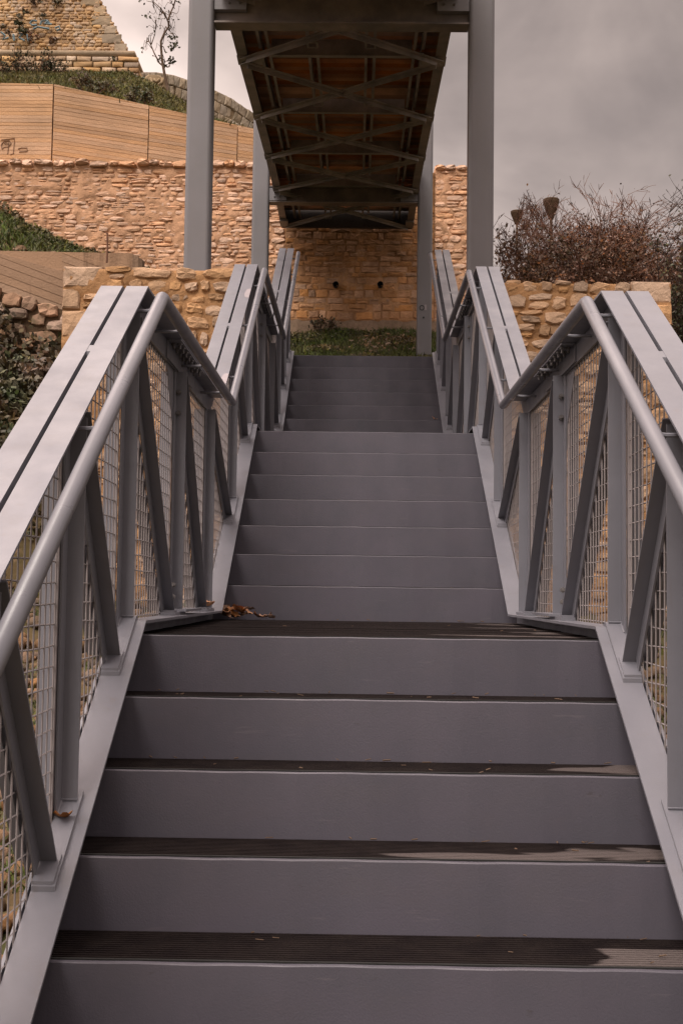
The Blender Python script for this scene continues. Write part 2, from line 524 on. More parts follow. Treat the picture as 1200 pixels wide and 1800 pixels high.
xs = np.unique(np.concatenate([np.linspace(-9, 6, 126), np.linspace(-30, -9, 22), np.linspace(6, 30, 22), [-900, -400, -200, -100, -60, -45, 45, 60, 100, 200, 400, 900]]))
ys = np.unique(np.concatenate([np.linspace(-4, 20, 220), [9.96, 9.97, 10.12, 17.42, 17.5], np.linspace(20, 45, 40), [-900, -300, -100, -40, -15, -8, 60, 61, 90, 150, 300, 900]]))
XX, YY = np.meshgrid(xs, ys)
ZZ = ground_z(XX, YY)
nx, ny = len(xs), len(ys)
idx = np.arange(nx * ny).reshape(ny, nx)
F = np.stack([idx[:-1, :-1], idx[:-1, 1:], idx[1:, 1:], idx[1:, :-1]], -1).reshape(-1, 4)
g = np_mesh('ground', np.stack([XX, YY, ZZ], -1).reshape(-1, 3), F, M['soil'], smooth=True, kind='structure')

# ------------------------------------------------------------------ staircase
R, T, D1, D2S = .1787, .30, 2.70, 7.20
SL = R / T
stair = thing('staircase', (0, -2.1, -1.43), 'steel staircase of three flights with grey risers and dark grooved treads', 'staircase')

noses = []    # (Y, Z, depth of the tread behind)
for k in range(7, -1, -1):
    noses.append((-k * T, -k * R, T if k else D1))
for j in range(1, 8):
    noses.append((D1 + (j - 1) * T, j * R, T if j < 7 else D2S - D1 - 6 * T))
for j in range(1, 9):
    noses.append((D2S + (j - 1) * T, (7 + j) * R, T if j < 8 else .5))

# riser plate: thin bent steel sheet, slightly dished
rb = MB()
n = 24
for i in range(n + 1):
    x = -.8195 + 1.639 * i / n
    w = .0012 * math.sin(i * 1.9) + .0008 * math.sin(i * .7)
    for (yy, zz) in ((.002, 0), (0.0, -.0028), (0.0, -R - .012), (.005, -R - .012), (.005, -.004), (.016, 0)):
        rb.v.append((x, yy + (w if yy < .01 else 0), zz + w * .5))
for i in range(n):
    for j in range(6):
        a, b = i * 6 + j, i * 6 + (j + 1) % 6
        rb.f.append((a, b, b + 6, a + 6))
riser_me = rb.mesh('riser', M['riser'])
# grooved tread: extruded ridge profile
tb = MB()


def tread_profile(depth, pitch=.0185):
    pr = []
    y = 0
    while y < depth - .004:
        pr += [(y, 0), (y + pitch * .55, 0), (y + pitch * .64, -.010), (y + pitch * .92, -.010)]
        y += pitch
    return pr


def grooved(depth, x0, x1, z0=-.03):
    pr = tread_profile(depth)
    mb = MB()
    k = len(pr)
    for x in (x0, x1):
        for (y, z) in pr:
            mb.v.append((x, y, z))
        mb.v.append((x, pr[-1][0], z0)); mb.v.append((x, 0, z0))
    k += 2
    for j in range(k):
        mb.f.append((j, (j + 1) % k, (j + 1) % k + k, j + k))
    return mb


shade_strip_me = MB().box(-.8195, .8195, .0165, .0262, -.02, .0035).mesh('shade_strip', M['black'])  # black strip standing in for the shadow line between riser lip and tread
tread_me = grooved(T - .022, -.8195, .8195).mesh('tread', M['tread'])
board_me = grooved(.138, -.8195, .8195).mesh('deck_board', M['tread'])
for (Y, Z, dep) in noses:
    put('riser', riser_me, stair, (0, Y, Z))
    put('shade_strip', shade_strip_me, stair, (0, Y, Z))
    if dep <= T:
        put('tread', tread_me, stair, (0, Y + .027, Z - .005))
    else:
        nb = int((dep - .03) / .143)
        st = (dep - .03) / nb
        for q in range(nb):
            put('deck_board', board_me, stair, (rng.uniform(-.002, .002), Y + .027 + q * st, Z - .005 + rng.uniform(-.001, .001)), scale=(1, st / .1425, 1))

PY = [-2.15, 0, 2.4, 4.5, 6.9, 9.3]


def zl(y):
    if y < 0: return SL * y
    if y < 2.4: return 0.
    if y < 4.5: return (y - 2.4) * SL
    if y < 6.9: return 2.1 * SL
    return 2.1 * SL + (y - 6.9) * SL


def ribbon(mb, x0, x1, z0, z1, ya=PY[0], yb=PY[-1]):
    yy = [ya] + [q for q in PY if ya + .001 < q < yb - .001] + [yb]
    o = len(mb.v)
    if x0 > x1:
        x0, x1 = x1, x0
    for q in yy:
        z = zl(q)
        mb.v += [(x0, q, z + z0), (x1, q, z + z0), (x1, q, z + z1), (x0, q, z + z1)]
    for i in range(len(yy) - 1):
        a = o + i * 4
        for j in range(4):
            mb.f.append((a + j, a + (j + 1) % 4, a + 4 + (j + 1) % 4, a + 4 + j))
    e = o + (len(yy) - 1) * 4
    mb.f.append((o + 3, o + 2, o + 1, o)); mb.f.append((e, e + 1, e + 2, e + 3))
    return mb


# side stringers and support posts below the landings
for s in (-1, 1):
    ribbon(MB(), s * .8205, s * .829, -.27, -.0605).build('stringer', M['metal'], stair)
    for (y, top) in ((.12, -.06), (2.3, -.06), (4.62, 1.19), (6.8, 1.19)):
        b = MB().box(s * .79 - .05, s * .79 + .05, y - .05, y + .05, float(ground_z(s * .79, y)) - .1, top - .2)
        b.build('support_post', M['metal'], stair)
for (y, z) in ((.12, 0), (2.3, 0), (4.62, 1.251), (6.8, 1.251)):
    MB().box(-.79, .79, y - .04, y + .04, z - .16, z - .045).build('cross_beam', M['metal'], stair)

# ------------------------------------------------------------------ railings
POSTS = [-1.58, -.79, 0.0, 1.18, 2.30, 3.50, 4.50, 5.70, 6.88, 7.78, 8.62, 9.26]
bolt_mb = MB()
bolt_mb.tube([(0, 0, 0), (0, 0, -.007)], .011, 6).tube([(0, 0, -.007), (0, 0, -.024)], .0055, 6)
bolt_me = bolt_mb.mesh('bolt', M['bolt'])
bolt2 = MB().tube([(0, 0, 0), (0, -.010, 0)], .012, 6).tube([(0, -.010, 0), (0, -.022, 0)], .006, 6)
bolt_side_me = bolt2.mesh('bolt', M['bolt'])


def sbox(mb, s, x0, x1, *r):
    a, b = sorted((s * x0, s * x1))
    return mb.box(a, b, *r)


def railing(s, label):
    t = thing('stair_railing', (s * .83, -2.1, -1.28), label, 'railing', 'railings along the staircase')
    # chords: two back-to-back angles with a slit between
    for (xa, xb, xl) in ((.755, .8275, .8195), (.8405, .913, .8485)):
        if xa < .8:
            leg = (xl, .8275)
        else:
            leg = (.8405, xl)
        mb = ribbon(MB(), s * xa, s * xb, 1.155, 1.163)
        ribbon(mb, s * leg[0], s * leg[1], 1.075, 1.1545)
        mb.build('top_plate', M['metal'], t)
    for (xa, xb, la, lb) in ((.737, .829, .8205, .829), (.839, .931, .839, .8475)):
        mb = MB()
        if xa < .8:
            ribbon(mb, s * xa, s * xb, .037, .047)
        ribbon(mb, s * la, s * lb, -.06, .0365)
        mb.build('bottom_chord', M['metal'], t)
    # spacers in the slit
    for y in (-1.45, -.52, 1.0, 3.4, 5.6, 8.0):
        mb = MB()
        z = zl(y)
        mb.obox((s * .834, y, z + 1.154), (.0066, 0, 0), (0, .022, .022 * SL if zl(y + .01) > z else 0), (0, 0, .0075))
        mb.build('spacer', M['metal'], t)
    # posts
    for i, y in enumerate(POSTS):
        z0, z1 = zl(y) + .047, zl(y) + 1.08
        mb = MB()
        sbox(mb, s, .779, .8275, y - .003, y + .003, z0 - .01, z1)
        sbox(mb, s, .8215, .8275, y - .056, y - .0032, zl(y - .056) + .045, z1 - .002)
        mb.build('post', M['metal'], t)
        mb = MB()
        sbox(mb, s, .8405, .889, y - .003, y + .003, z0 - .01, z1)
        sbox(mb, s, .8405, .8465, y - .056, y - .0032, zl(y - .056) + .045, z1 - .002)
        mb.build('outer_post', M['metal'], t)
        wb = MB()
        zf = zl(y) + (.060 if i else .047)
        wb.tube([(s * (.779 + q * .0081), y - .005 + rng.uniform(-.0008, .0008), zf + .001) for q in range(7)], [rng.uniform(.0028, .004) for _ in range(7)], 5)
        wb.tube([(s * .8208, y - .006 - q * .0095, zl(y - .006 - q * .0095) + (.060 if i else .047) + .001) for q in range(6)], [rng.uniform(.0028, .004) for _ in range(6)], 5)
        wb.build('weld_bead', M['metal'], t)
        # raised pad between the foot of the brace and the foot of the post
        if i:
            mb = ribbon(MB(), s * .770, s * .828, .0475, .060, y - .275, y + .035)
            mb.build('foot_pad', M['metal'], t)
    # diagonal braces: foot just before each post, top at the previous post
    for i in range(1, len(POSTS)):
        yt, yf = POSTS[i - 1] + .055, POSTS[i] - .205
        a = np.array([0, yf, zl(yf) + .066]); b = np.array([0, yt, zl(yt) + 1.07])
        d = b - a
        ln = np.linalg.norm(d); d /= ln
        nrm = np.array([0, -d[2], d[1]])      # faces the stair foot
        if nrm[1] > 0: nrm = -nrm
        c = (a + b) / 2
        for (xa, xb, lx0, lx1, nm) in ((.782, .827, .8215, .8272, 'brace'), (.841, .886, .841, .8467, 'outer_brace')):
            mb = MB()
            mb.obox(c + np.array([s * (xa + xb) / 2, 0, 0]), ((xb - xa) / 2, 0, 0), nrm * .003, d * ln / 2)
            mb.obox(c + nrm * .029 + np.array([s * (lx0 + lx1) / 2, 0, 0]), ((lx1 - lx0) / 2, 0, 0), nrm * .0255, d * (ln / 2 - .012))
            mb.build(nm, M['metal'], t)
        # end plate under the brace
        mb = ribbon(MB(), s * .775, s * .828, .0605, .068, yf - .065, yf + .02)
        mb.build('end_plate', M['metal'], t)
    # woven wire panels in the middle plane
    for i in range(len(POSTS) - 1):
        y0, y1 = POSTS[i] + .012, POSTS[i + 1] - .066
        mb = MB()
        k0 = math.ceil(y0 / .0545)
        y = k0 * .0545
        r = .0024
        while y < y1:
            w = rng.uniform(-.002, .002)
            z0, z1 = zl(y) + .03, zl(y) + 1.10
            pts = [(s * .8322, y + w + rng.uniform(-.0015, .0015), z0 + (z1 - z0) * q / 4) for q in range(5)]
            mb.tube(pts, r, 4, caps=False)
            y += .0545
        zz = math.ceil((min(zl(y0), zl(y1)) + .05) / .0545) * .0545
        while zz < max(zl(y0), zl(y1)) + 1.1:
            qs = [q for q in np.linspace(y0, y1, 24) if zl(q) + .03 < zz < zl(q) + 1.10]
            if len(qs) > 2:
                sag = rng.uniform(-.003, .003)
                pts = [(s * .8360, q, zz + sag * math.sin((q - y0) * 9)) for q in qs[::3] + [qs[-1]]]
                mb.tube(pts, r, 4, caps=False)
            zz += .0545
        # thin edge bars
        for q in (y0, y1):
            mb.box(s * .834 - .0045, s * .834 + .0045, q - .006, q + .006, zl(q) + .05, zl(q) + 1.09)
        mb.build('mesh_panel', M['wire'], t)
    # round handrail and its brackets
    hp = [(s * .705, q, zl(q) + 1.13) for q in (-2.05, -.015, 2.385, 4.47, 6.87, 9.24)]
    fine = []
    for i, p in enumerate(hp):
        p = np.array(p)
        if 0 < i < len(hp) - 1:
            a = np.array(hp[i - 1]); b = np.array(hp[i + 1])
            fine += [p + (a - p) / np.linalg.norm(a - p) * .022, p + ((a - p) / np.linalg.norm(a - p) + (b - p) / np.linalg.norm(b - p)) * .0045, p + (b - p) / np.linalg.norm(b - p) * .022]
        else:
            fine.append(p)
    hr = MB().tube(fine, .0222, 16).build('handrail', M['rail'], t, smooth=True)
    for y in (-1.75, -.93, -.10, .52, 1.25, 1.98, 2.75, 3.5, 4.2, 4.75, 5.5, 6.3, 7.1, 7.85, 8.6, 9.1):
        z = zl(y) + 1.118
        MB().tube([(s * .819, y, z), (s * .745, y, z - .002), (s * .712, y, z + .002)], .0062, 6).build('bracket', M['metal'], t)
    # bolted splices under the top plate on both landings
    for yc in (1.22, 5.72):
        mb = MB()
        z = zl(yc)
        sbox(mb, s, .8125, .819, yc - .38, yc + .40, z + 1.080, z + 1.150)
        sbox(mb, s, .758, .812, yc - .38, yc + .40, z + 1.1475, z + 1.1545)
        pl = mb.build('splice_plate', M['metal'], t)
        for q in range(8):
            for xx in (.772, .796):
                o = put('bolt', bolt_me, t, (s * xx, yc - .32 + q * .092, z + 1.1475))
                o.parent = pl
                o.location = tuple(np.array((s * xx, yc - .32 + q * .092, z + 1.1475)) - np.array(pl.parent['o']))
        # gusset
        mb = MB()
        p0 = [(yc - .3, 1.08), (yc + .05, 1.08), (yc + .02, .84), (yc - .09, .84)]
        x0, x1 = s * .8282, s * .8312
        vs = [(x0, a, z + b) for a, b in p0] + [(x1, a, z + b) for a, b in p0]
        mb.add(vs, [(0, 1, 2, 3), (7, 6, 5, 4), (0, 4, 5, 1), (1, 5, 6, 2), (2, 6, 7, 3), (3, 7, 4, 0)])
        gp = mb.build('gusset', M['metal'], t)
        for zz in (.99, .90, .12, .17):
            o = put('bolt', bolt_side_me, t, (s * .812, yc - .045 if zz > .5 else yc - .09, z + zz))
        ribbon(MB(), s * .745, s * .829, .0605, .070, yc - .16, yc + .36).build('splice_pad', M['metal'], t)
    return t


rl = railing(-1, 'left grey steel truss railing with double top plate, wire mesh and round handrail')
rr = railing(1, 'right grey steel truss railing with double top plate, wire mesh and round handrail')
# flaked pale paint patches on the second flight of the left railing
for (yy, rx, ry) in ((3.93, .026, .085), (2.62, .026, .07)):
    mb = MB()
    n = 22
    pts = []
    for i in range(n):
        a = 2 * math.pi * i / n
        pts.append((min(-.7555, -.765 + rx * math.cos(a) * rng.uniform(.9, 1.08)), yy + ry * math.sin(a) * rng.uniform(.93, 1.05)))
    vs = [(x, y, zl(y) + 1.1645) for x, y in pts] + [(-.765, yy, zl(yy) + 1.1645)]
    mb.add(vs, [(i, (i + 1) % n, n) for i in range(n)])
    mb.build('paint_patch', M['white'], rl)

# ------------------------------------------------------------------ footbridge
BX = -.27
BP = [(3.4, 5.46), (7.3, 5.76), (9.24, 5.90), (11.34, 6.08), (13.26, 6.24), (15.0, 6.34), (17.0, 6.34)]


def bz(y):
    return float(np.interp(y, [p[0] for p in BP], [p[1] for p in BP]))


bridge = thing('footbridge', (BX, 15.2, 3.7), 'steel footbridge overhead with brown plank deck, cross bracing and four tall columns', 'footbridge')


def bribbon(mb, x0, x1, z0, z1, ya=3.4, yb=17.0):
    yy = [ya] + [p[0] for p in BP if ya + .01 < p[0] < yb - .01] + [yb]
    o = len(mb.v)
    if x0 > x1: x0, x1 = x1, x0
    for q in yy:
        z = bz(q)
        mb.v += [(BX + x0, q, z + z0), (BX + x1, q, z + z0), (BX + x1, q, z + z1), (BX + x0, q, z + z1)]
    for i in range(len(yy) - 1):
        a = o + i * 4
        for j in range(4):
            mb.f.append((a + j, a + (j + 1) % 4, a + 4 + (j + 1) % 4, a + 4 + j))
    e = o + (len(yy) - 1) * 4
    mb.f.append((o + 3, o + 2, o + 1, o)); mb.f.append((e, e + 1, e + 2, e + 3))
    return mb


for s in (-1, 1):
    mb = bribbon(MB(), s * 1.005, s * 1.118, 0, .012)
    bribbon(mb, s * 1.054, s * 1.066, .0125, .42)
    bribbon(mb, s * 1.005, s * 1.118, .4205, .432)
    mb.build('edge_girder', M['bridge'], bridge)
    # longitudinal joists, each a channel open downwards (two flanges seen from below)
    nodes = [5.4] + [p[0] for p in BP[1:]]
    for k in range(len(nodes) - 1):
        ya, yb = nodes[k] + .06, nodes[k + 1] - .06
        for xc in (.83, .31):
            mb = MB()
            yb2 = yb if xc > .5 else yb - .35
            bribbon(mb, s * (xc - .062), s * (xc - .03), .10, .112, ya, yb2)
            bribbon(mb, s * (xc + .03), s * (xc + .062), .10, .112, ya, yb2)
            bribbon(mb, s * (xc - .036), s * (xc - .03), .1125, .225, ya, yb2)
            bribbon(mb, s * (xc + .03), s * (xc + .036), .1125, .225, ya, yb2)
            mb.build('joist', M['beam'], bridge)
            if xc < .5:
                y = yb - .12
                mb = MB()
                z = bz(y)
                for (a0, a1, b0, b1) in ((-.06, .06, -.07, -.05), (-.06, .06, .05, .07), (-.06, -.04, -.05, .05), (.04, .06, -.05, .05)):
                    mb.box(BX + s * xc + a0, BX + s * xc + a1, y + b0, y + b1, z + .095, z + .115)
                mb.build('end_frame', M['beam'], bridge)
# floor beams at the nodes
for y in [5.4] + [p[0] for p in BP[1:-1]]:
    z = bz(y)
    mb = MB().box(BX - .76, BX + .76, y - .006, y + .006, z + .05, z + .228)
    mb.box(BX - .76, BX + .76, y - .03, y + .03, z + .038, z + .0495)
    mb.build('floor_beam', M['beam'], bridge)
    for s in (-1, 1):
        MB().box(min(BX + s * .86, BX + s * 1.125), max(BX + s * .86, BX + s * 1.125), y - .12, y + .12, z - .012, z - .002).build('node_plate', M['beam'], bridge)
MB().box(BX - 1.10, BX + 1.10, 16.93, 17.0, 6.30, 6.80).build('end_beam', M['dark_steel'], bridge)
for s in (-1, 1):
    MB().box(min(BX + s * .98, BX + s * 1.117), max(BX + s * .98, BX + s * 1.117), 16.6, 16.92, 6.30, 6.335).build('bearing_plate', M['bridge'], bridge)
# cross bracing
nodes = [3.5, 5.4] + [p[0] for p in BP[1:]]
for k in range(len(nodes) - 1):
    ya, yb = nodes[k] + .03, nodes[k + 1] - .03
    for s in (-1, 1):
        a = np.array([BX - s * 1.06, ya, bz(ya) - .018 - (.012 if s > 0 else 0)]); b = np.array([BX + s * 1.06, yb, bz(yb) - .018 - (.012 if s > 0 else 0)])
        d = b - a; ln = np.linalg.norm(d); d /= ln
        w = np.cross(d, (0, 0, 1.)); w /= np.linalg.norm(w)
        u = np.cross(w, d)
        mb = MB().obox((a + b) / 2, w * .055, d * ln / 2, u * .005)
        mb.obox((a + b) / 2 - u * .026, w * .005, d * (ln / 2 - .05), u * .0205)
        mb.build('cross_brace', M['beam'], bridge)
# deck planks
y = 3.42
while y < 16.82:
    z = bz(y + .06)
    w = rng.uniform(.112, .12)
    dz = rng.uniform(-.004, .004)
    MB().box(BX - 1.05, BX + 1.05, y, y + w, z + .236 + dz, z + .272 + dz).build('plank', M['wood'], bridge)
    y += w + rng.uniform(.008, .014)
# deck railing above
for s in (-1, 1):
    mb = bribbon(MB(), s * 1.03, s * 1.09, 1.42, 1.45)
    bribbon(mb, s * 1.05, s * 1.07, .9, .93)
    mb.build('guard_rail', M['metal'], bridge)
    for y in np.arange(3.5, 16.9, 1.6):
        z = bz(y)
        MB().box(BX + s * 1.06 - .02, BX + s * 1.06 + .02, y - .02, y + .02, z + .434, z + 1.418).build('guard_post', M['metal'], bridge)


def rounded_col(mb, x0, x1, y0, y1, z0, z1, r=.036, n=4):
    pts = []
    for (cx, cy, a0) in ((x1 - r, y0 + r, -90), (x1 - r, y1 - r, 0), (x0 + r, y1 - r, 90), (x0 + r, y0 + r, 180)):
        for i in range(n + 1):
            a = math.radians(a0 + 90 * i / n)
            pts.append((cx + r * math.cos(a), cy + r * math.sin(a)))
    k = len(pts)
    mb.add([(x, y, z0) for x, y in pts] + [(x, y, z1) for x, y in pts],
           [(j, (j + 1) % k, (j + 1) % k + k, j + k) for j in range(k)] + [tuple(range(k, 2 * k)), tuple(range(k))[::-1]])
    return mb


for (x0, x1, yc, ztop) in ((-1.688, -1.447, 7.45, 7.3), (.955, 1.192, 7.45, 7.3), (-1.728, -1.464, 15.2, 7.8), (.845, 1.072, 15.2, 7.8)):
    gz = float(ground_z((x0 + x1) / 2, yc))
    c = rounded_col(MB(), x0, x1, yc, yc + .22, gz - .15, ztop).build('column', M['column'], bridge, origin=((x0 + x1) / 2, yc + .11, gz))
# cross heads between the columns: welded H beams with bolted end plates
for (xa, xb, y, zb) in ((-1.445, .953, 7.47, 5.50), (-1.462, .843, 15.22, 6.195)):
    h = .40 if y < 10 else .24
    mb = MB()
    mb.box(xa, xb, y, y + .18, zb, zb + .018)
    mb.box(xa, xb, y + .084, y + .096, zb + .0182, zb + h)
    mb.box(xa, xb, y, y + .18, zb + h + .0002, zb + h + .018)
    bm_ = mb.build('cross_head', M['bridge'], bridge)
    for e, sx in ((xa, 1), (xb, -1)):
        wpl = .30 if y < 10 else .27
        z0p, z1p = (zb + .13, zb + .38) if y < 10 else (zb + .03, zb + .225)
        a0, a1 = sorted((e, e + sx * wpl))
        mb = MB().box(a0, a1, y + .008, y + .0835, z0p, z1p)
        pl = mb.build('end_plate', M['column'], bridge)
        for i in range(3 if y > 10 else 2):
            for j in range(2):
                if y < 10:
                    bx_, bz_ = e + sx * (.14 + .10 * i), z0p + .06 + .12 * j
                else:
                    bx_, bz_ = e + sx * (.08 + .08 * i), z0p + .055 + .09 * j
                o = put('bolt', bolt_side_me, bridge, (bx_, y + .008, bz_))
                o.parent = pl
# ring mark and bolt hole on the far right column
mk = at(741, 541, 15.196)
mb = MB()
n = 20
for i in range(n):
    a = 2 * math.pi * i / n
    for r in (.030, .042):
        mb.v.append((mk[0] + r * .9 * math.cos(a), 15.1965, mk[2] + r * math.sin(a)))
for i in range(n):
    j = (i + 1) % n
    mb.f.append((2 * i, 2 * i + 1, 2 * j + 1, 2 * j))
mb.build('ring_mark', M['black'], bridge)
MB().box(mk[0] + .04, mk[0] + .075, 15.196, 15.198, mk[2] - .035, mk[2] + .05).build('pale_mark', M['white'], bridge)
mk2 = at(744, 558, 15.19)
MB().tube([(mk2[0], 15.197, mk2[2]), (mk2[0], 15.185, mk2[2])], .013, 8).build('bolt', M['black'], bridge)

# ------------------------------------------------------------------ masonry


def unit_stone(seed, square=3.5, noise=.08, nn=10):
    r_ = random.Random(seed)
    mb = MB()
    rad = []
    for i in range(nn):
        a = 2 * math.pi * (i + r_.uniform(-.18, .18)) / nn
        c, s_ = math.cos(a), math.sin(a)
        rr_ = .5 / ((abs(c) ** square + abs(s_) ** square) ** (1 / square)) * r_.uniform(1 - noise, 1 + noise * .5)
        rad.append((rr_ * c, rr_ * s_))
    if square >= 6:
        base = [(-.5, -.5), (-.17, -.5), (.17, -.5), (.5, -.5), (.5, 0), (.5, .5), (.17, .5), (-.17, .5), (-.5, .5), (-.5, 0)]
        if nn == 8: base = [base[q] for q in (0, 1, 3, 4, 5, 6, 8, 9)]
        rad = [(x * r_.uniform(1 - noise, 1) , z * r_.uniform(1 - noise * 1.3, 1) + (r_.uniform(-.02, .02) if z == 0 else 0)) for x, z in base]
    ox, oz = r_.uniform(-.08, .08), r_.uniform(-.08, .08)
    for (k, yy) in ((1., 0.), (1., -.40), (.955, -.74), (.80, -.93)):
        for (x, z) in rad:
            mb.v.append((x * k + ox * (1 - k), yy * (1 + (r_.uniform(-.22, .16) if yy < -.6 else 0)), z * k + oz * (1 - k)))
    mb.v.append((ox, -1.02 + r_.uniform(-.12, .12), oz))
    for q in range(3):
        for i in range(nn):
            j = (i + 1) % nn
            mb.f.append((q * nn + i, q * nn + j, (q + 1) * nn + j, (q + 1) * nn + i))
    for i in range(nn):
        mb.f.append((3 * nn + i, 3 * nn + (i + 1) % nn, 4 * nn))
    return mb


M['parapet'] = mat('parapet_stone', (.36, .29, .215), .92, vscale=1.6, col2=(.25, .205, .15), bump=.8, bscale=8., spec=.1, tint=.2, extra=dirt(.5, (.15, .13, .09), 2.5, .5, .7))
LIB = {}


def lib(matname, square=3.5, noise=.08):
    k = (matname, square)
    if k not in LIB:
        LIB[k] = [unit_stone(i * 7 + 1, square, noise).mesh('stone', M[matname]) for i in range(20)]
    return LIB[k]


UNITS = {}


def unit_arrays(square, noise, nn=8):
    k = (square, noise, nn)
    if k not in UNITS:
        r = []
        for i in range(16):
            u = unit_stone(i * 5 + 3, square, noise, nn)
            V = np.array(u.v)
            Ft = []
            for f in u.f:
                if len(f) == 4: Ft += [(f[0], f[1], f[2]), (f[0], f[2], f[3])]
                else: Ft.append(f)
            r.append((V, np.array(Ft)))
        UNITS[k] = r
    return UNITS[k]


def courses(w, h, cw, ch, rnd, gap=.012, split=.22, holes=()):
    """irregular coursed layout: list (x, z, w, h) of stone centres"""
    res = []
    z = 0
    wob = rnd.uniform(0, 6)
    while z < h:
        hh = min(ch * rnd.uniform(.7, 1.35), h - z)
        if h - z - hh < ch * .5: hh = h - z
        x = -rnd.uniform(0, cw * .4)
        x = 0
        while x < w:
            ww = cw * rnd.choice((.55, .8, 1., 1.25, 1.6)) * rnd.uniform(.85, 1.15)
            if w - x - ww < cw * .45: ww = w - x
            if rnd.random() < split and hh > ch * .8:
                a = rnd.uniform(.35, .65)
                res.append((x + ww / 2, z + hh * a / 2, ww - gap, hh * a - gap))
                res.append((x + ww / 2, z + hh * (a + 1) / 2, ww - gap, hh * (1 - a) - gap))
            else:
                res.append((x + ww / 2, z + hh / 2, ww - gap, hh - gap))
            x += ww
        z += hh
    out_ = []
    for (x, z, a, b) in res:
        j = ch * .10
        out_.append((x, z + rnd.uniform(-j, j) + ch * .12 * math.sin(x * 2.2 + wob), a * rnd.uniform(.86, 1.02), b * rnd.uniform(.84, 1.04)))
    return out_


def mortar_face(parent, x0, x1, z0, z1, y, th, material, amp=.02, step=.05, topz=None):
    nx_, nz_ = max(2, int((x1 - x0) / step)), max(2, int((z1 - z0) / step))
    X, Z = np.meshgrid(np.linspace(x0, x1, nx_ + 1), np.linspace(z0, z1, nz_ + 1))
    Yv = y + (vnoise(X, Z, 9, 8) - .5) * amp + (vnoise(X, Z, 22, 9) - .5) * amp * .7
    V = np.stack([X, Yv, Z], -1).reshape(-1, 3)
    V2 = np.stack([X, np.full_like(X, y + th), Z], -1).reshape(-1, 3)
    n_ = len(V)
    id_ = np.arange(n_).reshape(nz_ + 1, nx_ + 1)
    F1 = np.stack([id_[:-1, :-1], id_[:-1, 1:], id_[1:, 1:], id_[1:, :-1]], -1).reshape(-1, 4)
    F2 = F1[:, ::-1] + n_
    ed = np.concatenate([id_[0, :], id_[1:, -1], id_[-1, -2::-1], id_[-2:0:-1, 0]])
    e2 = np.roll(ed, -1)
    F3 = np.stack([ed, ed + n_, e2 + n_, e2], -1)
    return np_mesh('mortar', np.concatenate([V, V2]), np.concatenate([F1, F2, F3]), material, parent)


def stones_joined(name, lay, x0, y, z0, material, parent, depth=(.03, .06), square=3.5, noise=.08, fy=None, seed=3, **kw):
    rnd = random.Random(seed)
    units = unit_arrays(square, noise)
    Vs, Fs, Ts = [], [], []
    o = 0
    for (x, z, w, h) in lay:
        V, Ft = units[rnd.randrange(16)]
        d = rnd.uniform(*depth)
        sx = rnd.choice((-1, 1))
        a = rnd.uniform(-.06, .06)
        P = V * (w * sx, d, h)
        P = np.stack([P[:, 0] * math.cos(a) - P[:, 2] * math.sin(a), P[:, 1], P[:, 0] * math.sin(a) + P[:, 2] * math.cos(a)], -1)
        X = x0 + x
        yy = y if fy is None else fy(X, z0 + z)
        P = P + (X, yy + .012, z0 + z)
        f = Ft if sx > 0 else Ft[:, ::-1]
        Vs.append(P); Fs.append(f + o); Ts.append(np.full(len(f), rnd.random()))
        o += len(P)
    return np_mesh(name, np.concatenate(Vs), np.concatenate(Fs), material, parent, tint=np.concatenate(Ts), **kw)


def stones_parts(lay, x0, y, z0, matname, parent, depth=(.04, .08), square=3.5, noise=.08, seed=4):
    rnd = random.Random(seed)
    L_ = lib(matname, square, noise)
    for (x, z, w, h) in lay:
        o = put('stone', L_[rnd.randrange(len(L_))], parent, (x0 + x, y + .012, z0 + z), rot=(0, rnd.uniform(-.06, .06), 0), scale=(w, rnd.uniform(*depth), h))


